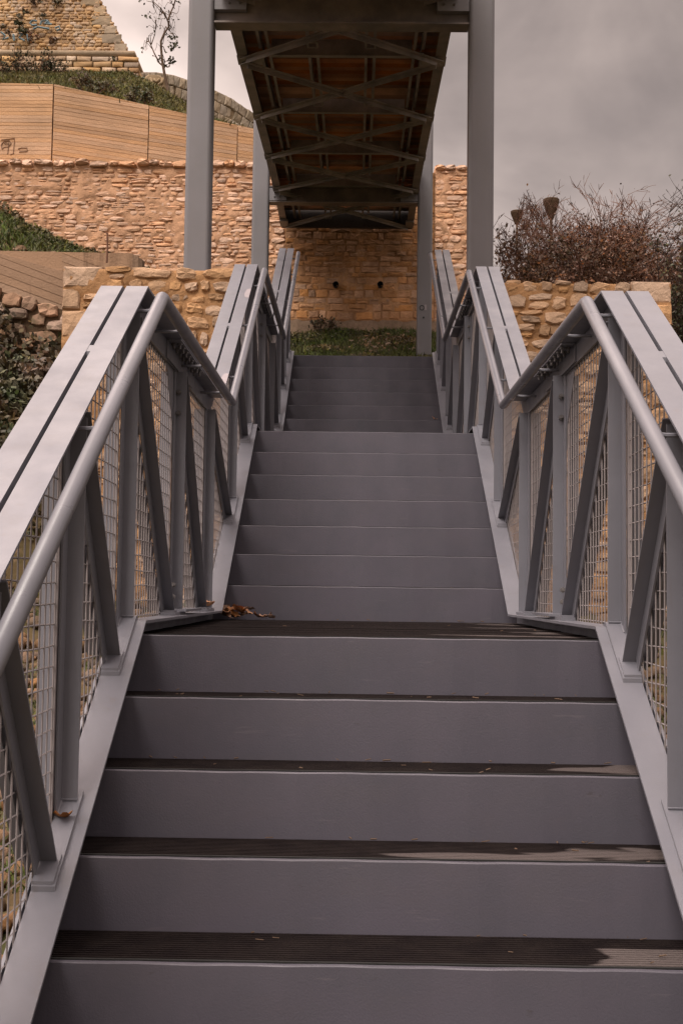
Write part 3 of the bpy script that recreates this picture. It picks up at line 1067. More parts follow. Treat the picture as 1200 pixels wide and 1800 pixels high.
# two low walls on either side of the stair
def low_wall(x0, x1, ztop, outer, label, seed):
    y = 6.05
    zb = -.25
    t = thing('stone_wall', ((x0 + x1) / 2, y + .2, zb), label, 'wall', 'low rubble walls beside the stairs')
    mortar_face(t, x0 + .01, x1 - .01, zb, ztop - .03, y - .010, .5, M['gold_mortar'], .035, .03)
    rnd = random.Random(seed)
    # quoins at the free end
    z = ztop
    q = []
    k = 0
    hs = [.19, .175, .24, .20, .23, .2, .22, .19, .24, .2, .22, .21, .2, .22]
    ws = [.335, .155, .20, .33, .17, .30, .2, .34, .18, .3, .19, .32, .2, .3]
    for i in range(14):
        hh, ww = hs[i], ws[i]
        if z - hh < zb: break
        cx = (x0 + ww / 2) if outer < 0 else (x1 - ww / 2)
        q.append((cx, z - hh / 2, ww - .008, hh - .008, ww))
        z -= hh
    L_ = lib('gold_stone', 8., .03)
    for (cx, cz, ww, hh, _) in q:
        put('quoin', L_[rnd.randrange(20)], t, (cx, y + .03, cz), scale=(ww, rnd.uniform(.055, .065), hh))
    # top course and rubble, between the quoins and the stair side
    lay = []
    zz = ztop
    row = 0
    while zz > zb + .05:
        hh = rnd.uniform(.075, .145) if row else .11
        mid = zz - hh / 2
        wq = .34
        for (cx, cz, ww, h2, w0) in q:
            if abs(cz - mid) < h2 / 2 + .01: wq = w0
        a, b = (x0 + wq, x1) if outer < 0 else (x0, x1 - wq)
        x = a
        while x < b - .02:
            ww = rnd.uniform(.09, .22) if row else (rnd.uniform(.2, .36) if outer < 0 else rnd.uniform(.12, .21))
            if b - x - ww < .07: ww = b - x
            g_ = .013 if row else .010
            jx, jz = rnd.uniform(-.008, .008), rnd.uniform(-.014, .014) if row else rnd.uniform(-.008, .004)
            if rnd.random() < .22 and hh > .1:
                f_ = rnd.uniform(.4, .6)
                lay.append((x + ww / 2 + jx, zz - hh * f_ / 2, ww - g_, hh * f_ - g_ * .7))
                lay.append((x + ww / 2, zz - hh * (1 + f_) / 2, ww * rnd.uniform(.6, .95) - g_, hh * (1 - f_) - g_ * .7))
            else:
                lay.append((x + ww / 2 + jx, mid + jz, (ww - g_) * rnd.uniform(.86, 1), (hh - g_) * rnd.uniform(.85, 1.05)))
            x += ww
        zz -= hh
        row += 1
    vis = lay[:290]
    stones_parts(vis, 0, y, 0, 'gold_stone', t, (.032, .055), 5.0, .18, seed)
    if lay[290:]:
        stones_joined('lower_stones', lay[290:], 0, y, 0, M['gold_stone'], t, (.045, .08), 3.2, .13, kind='stuff')
    # top surface stones give the wall its thickness from a step aside
    top = [(x0 + .15 + i * .26, 0, .24, .0) for i in range(int((x1 - x0 - .1) / .26))]
    mb = MB()
    for (x, _, w, _) in top:
        mb.box(x - w / 2, x + w / 2, y + .04, y + .5, ztop - .06, ztop - rnd.uniform(.012, .03))
    mb.build('coping', M['gold_stone'], t)
    return t


low_wall(-2.475, -.96, 2.79, -1, 'low ochre rubble wall with squared end stones left of the stairs', 21)
low_wall(.96, 2.49, 2.71, 1, 'low ochre rubble wall with a squared end right of the stairs below bare shrubs', 33)

# big rubble wall
WY = 17.25
bw = thing('rubble_wall', (-5., WY + .4, 4.3), 'tall pink rubble retaining wall left of the bridge end under board-marked concrete', 'wall')
WTOP = 7.52
mortar_face(bw, -13, -1.32, 3.6, WTOP - .03, WY - .012, .7, M['pink_mortar'], .05, .04)
lay = courses(11.68, WTOP - .13 - 3.9, .20, .088, random.Random(5), .006, .25)
lay = [(x, z, w, h) for x, z, w, h in lay]


def vis_px(x, z):
    # visible from the camera: right of the frame's left edge and above the bank
    X = -13 + x
    return X > -6.5 and z + 3.9 > 5.0


near = [q for q in lay if vis_px(q[0], q[1])]
rest = [q for q in lay if not vis_px(q[0], q[1])]
near.sort(key=lambda q: -q[2] * q[3])
big, small = near[:240], near[240:]
stones_parts(big, -13, WY, 3.9, 'pink_stone', bw, (.030, .058), 4.6, .17, 8)
stones_joined('small_stones', small + rest, -13, WY, 3.9, M['pink_stone'], bw, (.024, .052), 4.6, .17, kind='stuff')
rnd = random.Random(9)
x = -6.6
while x < -1.45:
    w = rnd.uniform(.16, .36)
    put('capstone', lib('pink_stone', 4.5, .1)[rnd.randrange(20)], bw, (x + w / 2, WY + .03, WTOP - .06 + rnd.uniform(-.02, .02)), rot=(0, rnd.uniform(-.05, .05), 0), scale=(w * .97, rnd.uniform(.12, .17), rnd.uniform(.09, .13)))
    x += w

rw = thing('rubble_wall', (1.62, WY + .4, 4.4), 'short pink rubble wall between the bridge end and the right column, with open sky above', 'wall')
mortar_face(rw, 1.22, 1.98, 3.6, 7.47, WY - .012, .7, M['pink_mortar'], .05, .04)
lay = courses(.76, 3.35, .20, .092, random.Random(15), .006, .2)
stones_parts([q for q in lay if q[1] > .2][:270], 1.22, WY, 4.05, 'pink_stone', rw, (.030, .055), 4.6, .17, 18)
stones_parts([(w_, 0, .17, .09) for w_ in (.09, .27, .46, .66)], 1.22, WY + .02, 7.44, 'pink_stone', rw, (.10, .14), 4.5, .1, 28)

# abutment with squarer stone under the bridge end
ab = thing('bridge_abutment', (-.05, WY + .4, 4.3), 'ochre block masonry abutment below the bridge end, darkly stained, with two drain holes', 'wall')
mortar_face(ab, -1.32, 1.22, 4.76, 7.35, WY - .03, .7, M['abut_mortar'], .025, .05)
lay = courses(2.54, 1.95, .21, .105, random.Random(25), .006, .1)
lay = [(x, z, w, h) for x, z, w, h in lay]
lay.sort(key=lambda q: q[1])
stones_parts(lay[:290], -1.32, WY - .035, 4.80, 'abut_stone', ab, (.014, .026), 7., .06, 26)
if lay[290:]:
    stones_joined('upper_stones', lay[290:], -1.32, WY - .035, 4.80, M['abut_stone'], ab, (.014, .026), 7., .06, kind='stuff')
for (u, v) in ((590, 500), (668, 500)):
    p = at(u, v, WY - .14)
    mb = MB()
    n = 14
    for i in range(n):
        a = 2 * math.pi * i / n
        for (r, yy) in ((.052, -.02), (.042, -.02), (.042, .10)):
            mb.v.append((p[0] + r * math.cos(a), p[1] + yy, p[2] + r * math.sin(a)))
    mb.v.append((p[0], p[1] + .10, p[2]))
    for i in range(n):
        j = (i + 1) % n
        mb.f.append((3 * i, 3 * i + 1, 3 * j + 1, 3 * j)); mb.f.append((3 * i + 1, 3 * i + 2, 3 * j + 2, 3 * j + 1))
        mb.f.append((3 * i + 2, 3 * n, 3 * j + 2))
    mb.build('drain_pipe', M['black'], ab)
ft = MB()
nn_ = 40
for i in range(nn_ + 1):
    x = -1.6 + 3.4 * i / nn_
    w1, w2 = rng.uniform(-.02, .02), rng.uniform(-.02, .012)
    ft.v += [(x, WY - .13 + w1 * .5, 4.1), (x, WY - .13 + w1, 4.755 + w2), (x, WY + .1, 4.765 + w2 * .5)]
for i in range(nn_):
    for j in range(2):
        a = i * 3 + j
        ft.f.append((a, a + 3, a + 4, a + 1))
ft.build('footing', M['footing'], ab)

# ------------------------------------------------------------------ upper board-marked concrete wall
cw_ = thing('concrete_wall', (-6., 18.1, 7.4), 'ochre board-marked concrete retaining wall on top of the pink rubble wall, below the grass slope', 'wall')


def board_panel(p0, p1, ztop0, ztop1, zb, matl, parent, bh=.075, tilt=0., name='board_strip', thick=.35, seed=1, backing='core'):
    """wall between plan points p0, p1; strips of formwork impression, each its own sunken or proud band"""
    rnd = random.Random(seed)
    p0, p1 = np.array(p0, float), np.array(p1, float)
    d = p1 - p0; ln = np.linalg.norm(d); d /= ln
    nrm = np.array([d[1], -d[0]])
    def P(s_, z, o):
        return (p0[0] + d[0] * s_ + nrm[0] * o, p0[1] + d[1] * s_ + nrm[1] * o, z)
    mb = MB()
    mb.add([P(0, zb, 0), P(ln, zb, 0), P(ln, ztop1, 0), P(0, ztop0, 0), P(0, zb, -thick), P(ln, zb, -thick), P(ln, ztop1, -thick), P(0, ztop0, -thick)],
           [(0, 1, 2, 3), (7, 6, 5, 4), (3, 2, 6, 7), (0, 4, 5, 1), (1, 5, 6, 2), (4, 0, 3, 7)])
    mb.build(backing, matl, parent)
    # strips
    c = zb - abs(tilt) * ln
    while c < max(ztop0, ztop1) + abs(tilt) * ln:
        h = bh * rnd.uniform(.85, 1.15)
        ss = np.linspace(0, ln, 9)
        lo = np.maximum(zb, c + tilt * ss); top = ztop0 + (ztop1 - ztop0) * ss / ln - .004
        hi = np.minimum(top, c + h - .003 + tilt * ss)
        off = rnd.uniform(.004, .011)
        keep = hi - lo > .008
        mb = MB()
        run = []
        for i in range(9):
            if keep[i]: run.append(i)
        if len(run) > 1:
            for i in run:
                w = rnd.uniform(-.002, .002)
                mb.v += [P(ss[i], lo[i], 0), P(ss[i], lo[i] + .002, off + w), P(ss[i], hi[i] - .002, off + w), P(ss[i], hi[i], 0)]
            for i in range(len(run) - 1):
                for j in range(3):
                    a = i * 4 + j
                    mb.f.append((a, a + 4, a + 5, a + 1))
            mb.f.append((0, 1, 2, 3)); e = len(mb.v) - 4
            mb.f.append((e + 3, e + 2, e + 1, e))
            mb.build(name, matl, parent)
        c += h


pl = at(0, 145, 17.9)
segs = [((-13, 17.9), (-10.5, 17.9), 9.2, 9.2), ((-10.47, 17.9), (-8.1, 17.9), 9.2, 9.17), ((-8.07, 17.9), (UP0[0] - .012, 17.9), 9.17, UP0[2])]
dx = UP1[0] - UP0[0]
for a, b in ((0, .47), (.475, .93), (.935, 1.25)):
    segs.append(((UP0[0] + dx * a + .012 * (a == 0), 17.9 + 1.2 * a), (UP0[0] + dx * b, 17.9 + 1.2 * b), UP0[2] + (UP1[2] - UP0[2]) * a, UP0[2] + (UP1[2] - UP0[2]) * b))
for i, (a, b, z0, z1) in enumerate(segs):
    board_panel(a, b, z0, z1, 7.2, M['board_concrete'], cw_, .07, -.03 if i >= 3 else 0, 'board_strip', .35, 30 + i)
# scratched graffiti, a frame with a loop
gf = MB()


def stroke(mb, pts, r=.008):
    mb.tube([at(u, v, 17.885) for u, v in pts], r, 4)


stroke(gf, [(2, 246), (26, 243), (24, 270), (18, 272)])
stroke(gf, [(4, 262), (3, 254), (8, 248), (17, 247), (20, 252), (16, 258), (8, 259), (4, 262)])
stroke(gf, [(16, 250), (15, 262), (14, 271)])
stroke(gf, [(8, 252), (11, 250), (14, 252), (11, 254), (8, 252)], .006)
stroke(gf, [(32, 262), (38, 260), (48, 260), (48, 266), (34, 267)])
gf.build('graffiti', M['ink'], cw_)

# ------------------------------------------------------------------ lower stained concrete wall on the left
lc = thing('concrete_wall', (-4.5, 10.1, 2.6), 'brown stained concrete wall with slanted board marks below the grass bank on the left', 'wall')
board_panel((-9, 10.0), (-2.62, 10.0), 4.02, 3.96, 2.4, M['low_concrete'], lc, .10, -.36, 'board_strip', .22, 50)
cap = MB()
cap.tube([(-2.62, 10.06, 2.4), (-2.50, 10.10, 2.4)], .01, 4)
c2 = MB()
pts = []
for i in range(7):
    a = -math.pi / 2 + math.pi * i / 6
    pts.append((-2.62 + .12 * math.cos(a), 10.11 + .11 * math.sin(a)))
k = len(pts)
c2.add([(x, y, 2.4) for x, y in pts] + [(x, y, 3.955 - .5 * (x + 2.62)) for x, y in pts], [(j, (j + 1) % k, (j + 1) % k + k, j + k) for j in range(k)] + [tuple(range(k, 2 * k))])
c2.build('rounded_end', M['low_concrete'], lc)

# lower mossy rubble wall below it
dwt = thing('mossy_wall', (-4.5, 9.65, 2.2), 'dark mossy rubble wall half hidden by ivy below the stained concrete wall', 'wall')


def dtop(x):
    return 3.26 - (x + 3.35) * .28


rnd = random.Random(61)
zrow = 0
stn = []
while zrow < 1.4:
    hh = rnd.uniform(.13, .2)
    x = -7.4
    while x < -2.35:
        w = rnd.uniform(.14, .36)
        stn.append((x + w / 2, dtop(x + w / 2) - zrow - hh / 2 + rnd.uniform(-.02, .02), w * rnd.uniform(.85, .97), hh * rnd.uniform(.8, 1.)))
        x += w
    zrow += hh
stn_v = [q for q in stn if q[0] > -5.2 and q[0] < -2.4]
stones_parts(stn_v, 0, 9.6, 0, 'dark_stone', dwt, (.05, .10), 5., .17, 62)
stones_joined('side_stones', [q for q in stn if q[0] <= -5.2], 0, 9.6, 0, M['dark_stone'], dwt, (.07, .14), 3., .14, kind='stuff')
mb = MB()
mb.add([(-7.5, 9.6, 1.0), (-2.35, 9.6, 1.0), (-2.35, 9.6, dtop(-2.35) - .03), (-7.5, 9.6, dtop(-7.5) - .03), (-7.5, 9.97, 1.0), (-2.35, 9.97, 1.0), (-2.35, 9.97, dtop(-2.35) - .03), (-7.5, 9.97, dtop(-7.5) - .03)],
       [(0, 1, 2, 3), (7, 6, 5, 4), (3, 2, 6, 7), (1, 5, 6, 2), (4, 0, 3, 7)])
mb.build('mortar', M['dark_mortar'], dwt)

# thin rusty rod standing by the stained wall
p = at(188, 462, 9.9)
q = at(189, 410, 9.9)
rod = MB().tube([p, (p[0] + .004, 9.9, (p[2] + q[2]) / 2), q], .011, 6)
rod.tube([q, (q[0] - .03, 9.9, q[2] + .012)], .008, 6)
o = rod.build('metal_rod', M['twig'], None, label='thin rusty rod standing in front of the stained concrete wall', category='rod')

# ------------------------------------------------------------------ fortress above
FY = 30.
c0, c1, c2_ = at(185, 0, FY), at(238, 98, FY), at(246, 127, FY)
fort = thing('fort_bastion', (-12, FY + 3, 14.2), 'old ochre stone fort bastion with slanting corner and round string course at the top left', 'fort')
lean = .16
zc_ = c1[2]
slope_x = (c0[0] - c1[0]) / (c0[2] - c1[2])     # corner recedes left with height


def fort_corner(z):
    return c1[0] - .12 + slope_x * (z - zc_)


def fort_y(x, z):
    return FY + (z - zc_) * lean + .05


mb = MB()
x0f = -24
zt, zbt = 22., 13.6
for (z) in (zbt, zt):
    yy = fort_y(0, z)
    xr = fort_corner(z)
    mb.v += [(x0f, yy, z), (xr, yy, z), (xr - .0, yy + 12, z), (x0f, yy + 12, z)]
mb.f += [(0, 1, 5, 4), (1, 2, 6, 5), (2, 3, 7, 6), (3, 0, 4, 7), (4, 5, 6, 7)]
mb.build('wall_core', M['fort_mortar'], fort)
lay = []
rnd = random.Random(71)
z = zc_ + .08
while z < 18.2:
    hh = rnd.uniform(.06, .13)
    x = -13.5
    xr = fort_corner(z)
    while x < xr - .05:
        w = rnd.uniform(.08, .30)
        if xr - x - w < .1: w = xr - x
        lay.append((x + w / 2, z + hh / 2 + rnd.uniform(-.015, .015), w * rnd.uniform(.85, 1.), hh * rnd.uniform(.8, 1.02)))
        x += w
    z += hh
stones_joined('wall_stones', lay, 0, FY, 0, M['fort_stone'], fort, (.03, .075), 4.5, .16, fy=fort_y, kind='stuff')
# grey quoins down the corner
z = zc_ + .1
L_ = lib('grey_stone', 8., .03)
i = 0
while z < 17.5:
    hh = rnd.uniform(.24, .34)
    w = .55 if i % 2 else .34
    xr = fort_corner(z + hh / 2)
    put('quoin', L_[rnd.randrange(20)], fort, (xr - w / 2 - .005, fort_y(0, z + hh / 2) + .0, z + hh / 2), rot=(-math.atan(lean), 0, 0), scale=(w, .05, hh * .99))
    z += hh; i += 1
# string course (half round) and base below
pts = [(-14, FY - .04, c1[2] + .02), (c1[0] - .05, FY - .04, c1[2] + .02), (c1[0] - .05, FY + 5, c1[2] + .02)]
MB().tube(pts, .10, 12).build('string_course', M['grey_stone'], fort, smooth=True)
mb = MB()
mb.add([(x0f, FY - .12, 13.2), (c2_[0] + .03, FY - .12, 13.2), (c1[0] - .02, FY + .02, c1[2] - .05), (x0f, FY + .02, c1[2] - .05), (x0f, FY + 6, 13.2), (c2_[0] + .03, FY + 6, 13.2), (c1[0] - .02, FY + 6, c1[2] - .05), (x0f, FY + 6, c1[2] - .05)],
       [(0, 1, 2, 3), (1, 5, 6, 2), (3, 2, 6, 7)])
mb.build('base_core', M['fort_mortar'], fort)
lay = []
z = 13.6
while z < c1[2] - .16:
    hh = rnd.uniform(.13, .18)
    x = -13.5
    while x < c2_[0] - .05:
        w = rnd.uniform(.2, .55)
        if c2_[0] - x - w < .1: w = c2_[0] - x
        lay.append((x + w / 2, z + hh / 2, w * .95, hh * .92))
        x += w
    z += hh
stones_joined('base_stones', lay, 0, FY - .1, 0, M['fort_stone'], fort, (.05, .1), 6., .06, kind='stuff')
# faded blue marks on the bastion
gf = MB()
for st in ([(70, 45), (62, 44), (58, 49), (62, 53), (70, 52)], [(76, 52), (78, 45), (86, 44), (92, 49)], [(90, 44), (84, 50), (96, 51)], [(102, 58), (109, 55), (111, 60), (105, 63)], [(64, 60), (72, 56), (82, 58), (92, 60)], [(8, 66), (16, 72), (12, 80), (22, 76)], [(30, 70), (32, 82)], [(40, 68), (46, 70), (40, 76), (50, 82)], [(54, 70), (56, 82), (62, 72)]):
    gf.tube([at(u, v, FY + .28) - np.array([0, .42 - (at(u, v, FY)[2] - zc_) * lean, 0]) for u, v in st], .03, 4)
gf.build('graffiti', M['blue'], fort)

# parapet that curves down to the right
par = thing('parapet_wall', (-4.5, FY + 1, 13), 'weathered grey parapet wall descending right from the fort behind the thin tree', 'wall')
pp = [(244, 127, 30.2), (275, 127, 30.4), (305, 132, 30.7), (335, 142, 31.), (370, 155, 31.5), (405, 172, 32.), (445, 199, 32.6), (480, 225, 33.2), (540, 262, 34.)]
for i in range(len(pp) - 1):
    a, b = at(*pp[i]), at(*pp[i + 1])
    mb = MB()
    zb_ = 11.0
    w1 = np.array([.0, .5, 0])
    d = (b - a) * .996
    mb.add([(a[0], a[1], zb_), (a[0] + d[0], a[1] + d[1], zb_), (a[0] + d[0], a[1] + d[1], b[2]), tuple(a), (a[0], a[1] + .6, zb_), (a[0] + d[0], a[1] + d[1] + .6, zb_), (a[0] + d[0], a[1] + d[1] + .6, b[2]), (a[0], a[1] + .6, a[2])],
           [(0, 1, 2, 3), (7, 6, 5, 4), (3, 2, 6, 7), (1, 5, 6, 2), (4, 0, 3, 7)])
    mb.build('wall_block', M['grey_stone'], par)
    for q in range(5):
        nblk = 3
        for w_ in range(nblk):
            f0, f1 = w_ / nblk + (.12 if q % 2 else 0), (w_ + 1) / nblk + (.12 if q % 2 else 0)
            f1 = min(f1, 1)
            c = a + d * (f0 + f1) / 2
            zt_ = c[2] - .02 - q * .31
            put('stone_block', lib('parapet', 8., .04)[rng.randrange(20)], par, (c[0], c[1] - .0, zt_ - .155), rot=(0, math.atan2(-d[2], d[0]) * 1.0, math.atan2(d[1], d[0])),
                scale=(np.linalg.norm(d[:2]) * (f1 - f0) * .98, rng.uniform(.05, .09), .305))
# carved slab leaning by the tree
slab = thing('carved_slab', (-5.9, 29.3, 13.6), 'carved grey stone relief slab resting on the grass beside the thin tree', 'stone slab')
spx = [(253, 137), (262, 131), (280, 132), (291, 139), (292, 156), (286, 161), (268, 159), (256, 152)]
mb = MB()
P = [at(u, v, 29.3) for u, v in spx]
c = sum(P) / len(P)
k = len(P)
for p in P: mb.v.append(tuple(p))
for p in P: mb.v.append(tuple(p + np.array([0, .3, 0])))
for p in P: mb.v.append(tuple(c + (p - c) * .8 + np.array([0, -.09, 0])))
for i in range(k):
    j = (i + 1) % k
    mb.f.append((i, i + k, j + k, j)); mb.f.append((i, j, j + 2 * k, i + 2 * k))
mb.f.append(tuple(range(2 * k, 3 * k))); mb.f.append(tuple(range(k, 2 * k))[::-1])
mb.build('slab', M['grey_stone'], slab)
mb = MB()
for st in ([(264, 137), (268, 147), (276, 151), (284, 146), (287, 139)], [(270, 139), (275, 144), (281, 139)], [(262, 152), (272, 155), (284, 153)]):
    mb.tube([at(u, v, 29.2) for u, v in st], .045, 6)
mb.build('relief', M['grey_stone'], slab, smooth=True)
pipe = MB().tube([at(168, 129, 29.0), at(215, 132, 28.9), at(254, 138, 28.8)], .035, 8)
pipe.build('green_pipe', M['pipe'], None, smooth=True, label='long pale green pipe lying on the grass below the fort base', category='pipe')

# ------------------------------------------------------------------ vegetation


def blades(name, xy, h, w, matl, parent=None, lean_=.5, seed=1, cross=False, zfun=ground_z, **kw):
    r_ = np.random.RandomState(seed)
    n_ = len(xy)
    x, y = xy[:, 0], xy[:, 1]
    z = zfun(x, y) - .02
    hh = h * r_.uniform(.5, 1.25, n_)
    ww = w * r_.uniform(.7, 1.3, n_)
    a = r_.uniform(0, math.pi * 2, n_)
    dx_, dy_ = np.cos(a) * ww / 2, np.sin(a) * ww / 2
    l1, l2 = r_.normal(0, lean_, n_) * hh, r_.normal(0, lean_, n_) * hh
    V = np.zeros((n_, 5, 3))
    V[:, 0] = np.stack([x - dx_, y - dy_, z], -1)
    V[:, 1] = np.stack([x + dx_, y + dy_, z], -1)
    V[:, 2] = np.stack([x + dx_ * .7 + l1 * .35, y + dy_ * .7 + l2 * .35, z + hh * .6], -1)
    V[:, 3] = np.stack([x - dx_ * .7 + l1 * .35, y - dy_ * .7 + l2 * .35, z + hh * .6], -1)
    V[:, 4] = np.stack([x + l1, y + l2, z + hh], -1)
    o = np.arange(n_)[:, None] * 5
    F_ = np.concatenate([o + [0, 1, 2], o + [0, 2, 3], o + [3, 2, 4]], 0)
    tt = r_.uniform(0, 1, n_)
    return np_mesh(name, V.reshape(-1, 3), F_, matl, parent, tint=np.tile(tt, 3), **kw)


def scatter(n_, x0, x1, y0, y1, seed=1, dens=None):
    r_ = np.random.RandomState(seed)
    p = np.stack([r_.uniform(x0, x1, n_), r_.uniform(y0, y1, n_)], -1)
    if dens is not None:
        p = p[r_.uniform(0, 1, n_) < dens(p[:, 0], p[:, 1])]
    return p


# embankment under the bridge end
blades('grass', scatter(40000, -3.2, 2.4, 11.5, 17.1, 1, lambda x, y: np.clip(1.7 * vnoise(x, y, 1.3, 2) + .15 - .75 * np.exp(-((x - .3) / .35) ** 2) * (y > 15.6), 0, 1)), .11, .02, M['grass_dark'], seed=2, kind='stuff')
# left bank
blades('grass', scatter(60000, -8, -2.55, 10.12, 16.8, 3, lambda x, y: np.clip(.35 + vnoise(x, y, 1.1, 5), 0, 1)), .11, .02, M['grass_dark'], seed=4, kind='stuff')
# slope below the fort
blades('grass', scatter(90000, -14, -1.6, 18.1, 30., 5, lambda x, y: np.where(y > upper_face_y(x) + .12, np.clip(.3 + vnoise(x, y, .8, 6), 0, 1), 0)), .11, .03, M['grass'], seed=6, kind='stuff')
# overhanging tufts along the wall head
blades('grass', scatter(9000, -9, -1.7, 17.95, 19.6, 7, lambda x, y: np.where((y > upper_face_y(x) + .06) & (y < upper_face_y(x) + .5), np.clip(vnoise(x, y, 2.3, 6) * 1.3, 0, 1), 0)), .17, .03, M['grass'], seed=8, lean_=.9, kind='stuff')
# rough ground on both sides of the stair
blades('grass', scatter(60000, -5.5, -.85, -2, 6, 9, lambda x, y: np.clip(1.8 * vnoise(x, y, 1.9, 9) - .55, 0, 1)), .09, .012, M['grass_dark'], seed=10, kind='stuff')
blades('grass', scatter(50000, .85, 5.5, -2, 6, 11, lambda x, y: np.clip(1.8 * vnoise(x, y, 1.9, 10) - .65, 0, 1)), .09, .012, M['grass_dark'], seed=12, kind='stuff')


def leaf_cloud(P, size, seed, flat=.0, aspect=1.6):
    r_ = np.random.RandomState(seed)
    n_ = len(P)
    a = r_.normal(0, 1, (n_, 3)); a /= np.linalg.norm(a, axis=1)[:, None]
    b = np.cross(a, r_.normal(0, 1, (n_, 3))); b /= np.linalg.norm(b, axis=1)[:, None] + 1e-9
    s_ = size * r_.uniform(.6, 1.4, n_)[:, None]
    V = np.stack([P - a * s_ * aspect / 2, P + b * s_ / 2, P + a * s_ * aspect / 2, P - b * s_ / 2], 1)
    o = np.arange(n_)[:, None] * 4
    return V.reshape(-1, 3), o + [0, 1, 2, 3], r_.uniform(0, 1, n_)


def leaves_obj(name, P, size, matl, parent, seed, **kw):
    V, F_, t_ = leaf_cloud(P, size, seed)
    return np_mesh(name, V, F_, matl, parent, tint=t_, **kw)


# low leafy cover on the bank and at the foot of the abutment
r_ = np.random.RandomState(41)
for (nn_, x0, x1, y0, y1, hh, sz, sd) in ((26000, -8, -2.7, 10.15, 16.5, .24, .035, 42), (9000, -2.2, 1.1, 14.5, 17.1, .16, .03, 43), (9000, -12, -1.8, 18.2, 29.5, .15, .045, 44)):
    x = r_.uniform(x0, x1, nn_); y = r_.uniform(y0, y1, nn_)
    nv = vnoise(x, y, 1.6, sd)
    ok = (nv > .42) & ((y < 17.3) | (y > upper_face_y(x) + .15))
    x, y, nv = x[ok], y[ok], nv[ok]
    z = ground_z(x, y) + (nv - .35) * 1.6 * hh * r_.uniform(0, 1, len(x)) ** .5
    leaves_obj('undergrowth', np.stack([x, y, z], -1), sz, M['cover'], None, sd, kind='stuff')
# ivy over the mossy wall and the slope below it
r_ = np.random.RandomState(31)
n_ = 30000
x = r_.uniform(-7., -2.5, n_); y = r_.uniform(6.2, 9.6, n_)
hgt = .15 + .75 * sstep(7., 9.6, y) * np.clip(vnoise(x, y, 1.2, 7) * 1.4 - .1, 0, 1)
z = ground_z(x, y) + hgt * r_.uniform(0, 1, n_) ** .6
k = r_.uniform(0, 1, n_) < np.clip(.25 + vnoise(x, z * 3, 2.2, 12), 0, 1)
leaves_obj('ivy', np.stack([x, y, z], -1)[k], .045, M['ivy'], None, 32, kind='stuff')

# loose stones below the walls
def rock_field(name, n_, x0, x1, y0, y1, s0, s1, seed, matl, **kw):
    r2 = random.Random(seed)
    units = unit_arrays(2.6, .2)
    Vs, Fs, Ts = [], [], []
    o = 0
    for i in range(n_):
        V, Ft = units[r2.randrange(16)]
        s_ = r2.uniform(s0, s1) * r2.uniform(.6, 1.)
        V = V * (s_ * r2.uniform(.8, 1.5), s_ * .6, s_ * r2.uniform(.6, 1.))
        e = Matrix.Rotation(r2.uniform(-.9, .2), 3, 'X') @ Matrix.Rotation(r2.uniform(-.5, .5), 3, 'Y')
        V = V @ np.array(e).T
        x, y = r2.uniform(x0, x1), r2.uniform(y0, y1)
        P = V + (x, y, float(ground_z(x, y)) + s_ * .2)
        Vs.append(P); Fs.append(Ft + o); o += len(P)
        Ts.append(np.full(len(Ft), r2.random()))
    return np_mesh(name, np.concatenate(Vs), np.concatenate(Fs), matl, None, tint=np.concatenate(Ts), kind='stuff', **kw)


rock_field('loose_stones', 260, -.2, 1.0, 15.6, 17.0, .03, .085, 81, M['rubble'])
rock_field('loose_stones', 3200, -4.5, -.85, -1.5, 6, .035, .13, 82, M['rock'])
rock_field('loose_stones', 2600, .85, 4.5, -1.5, 6, .035, .13, 83, M['rock'])
rock_field('loose_stones', 40, -4.2, -2.9, 10.3, 11.0, .05, .12, 84, M['rock'])


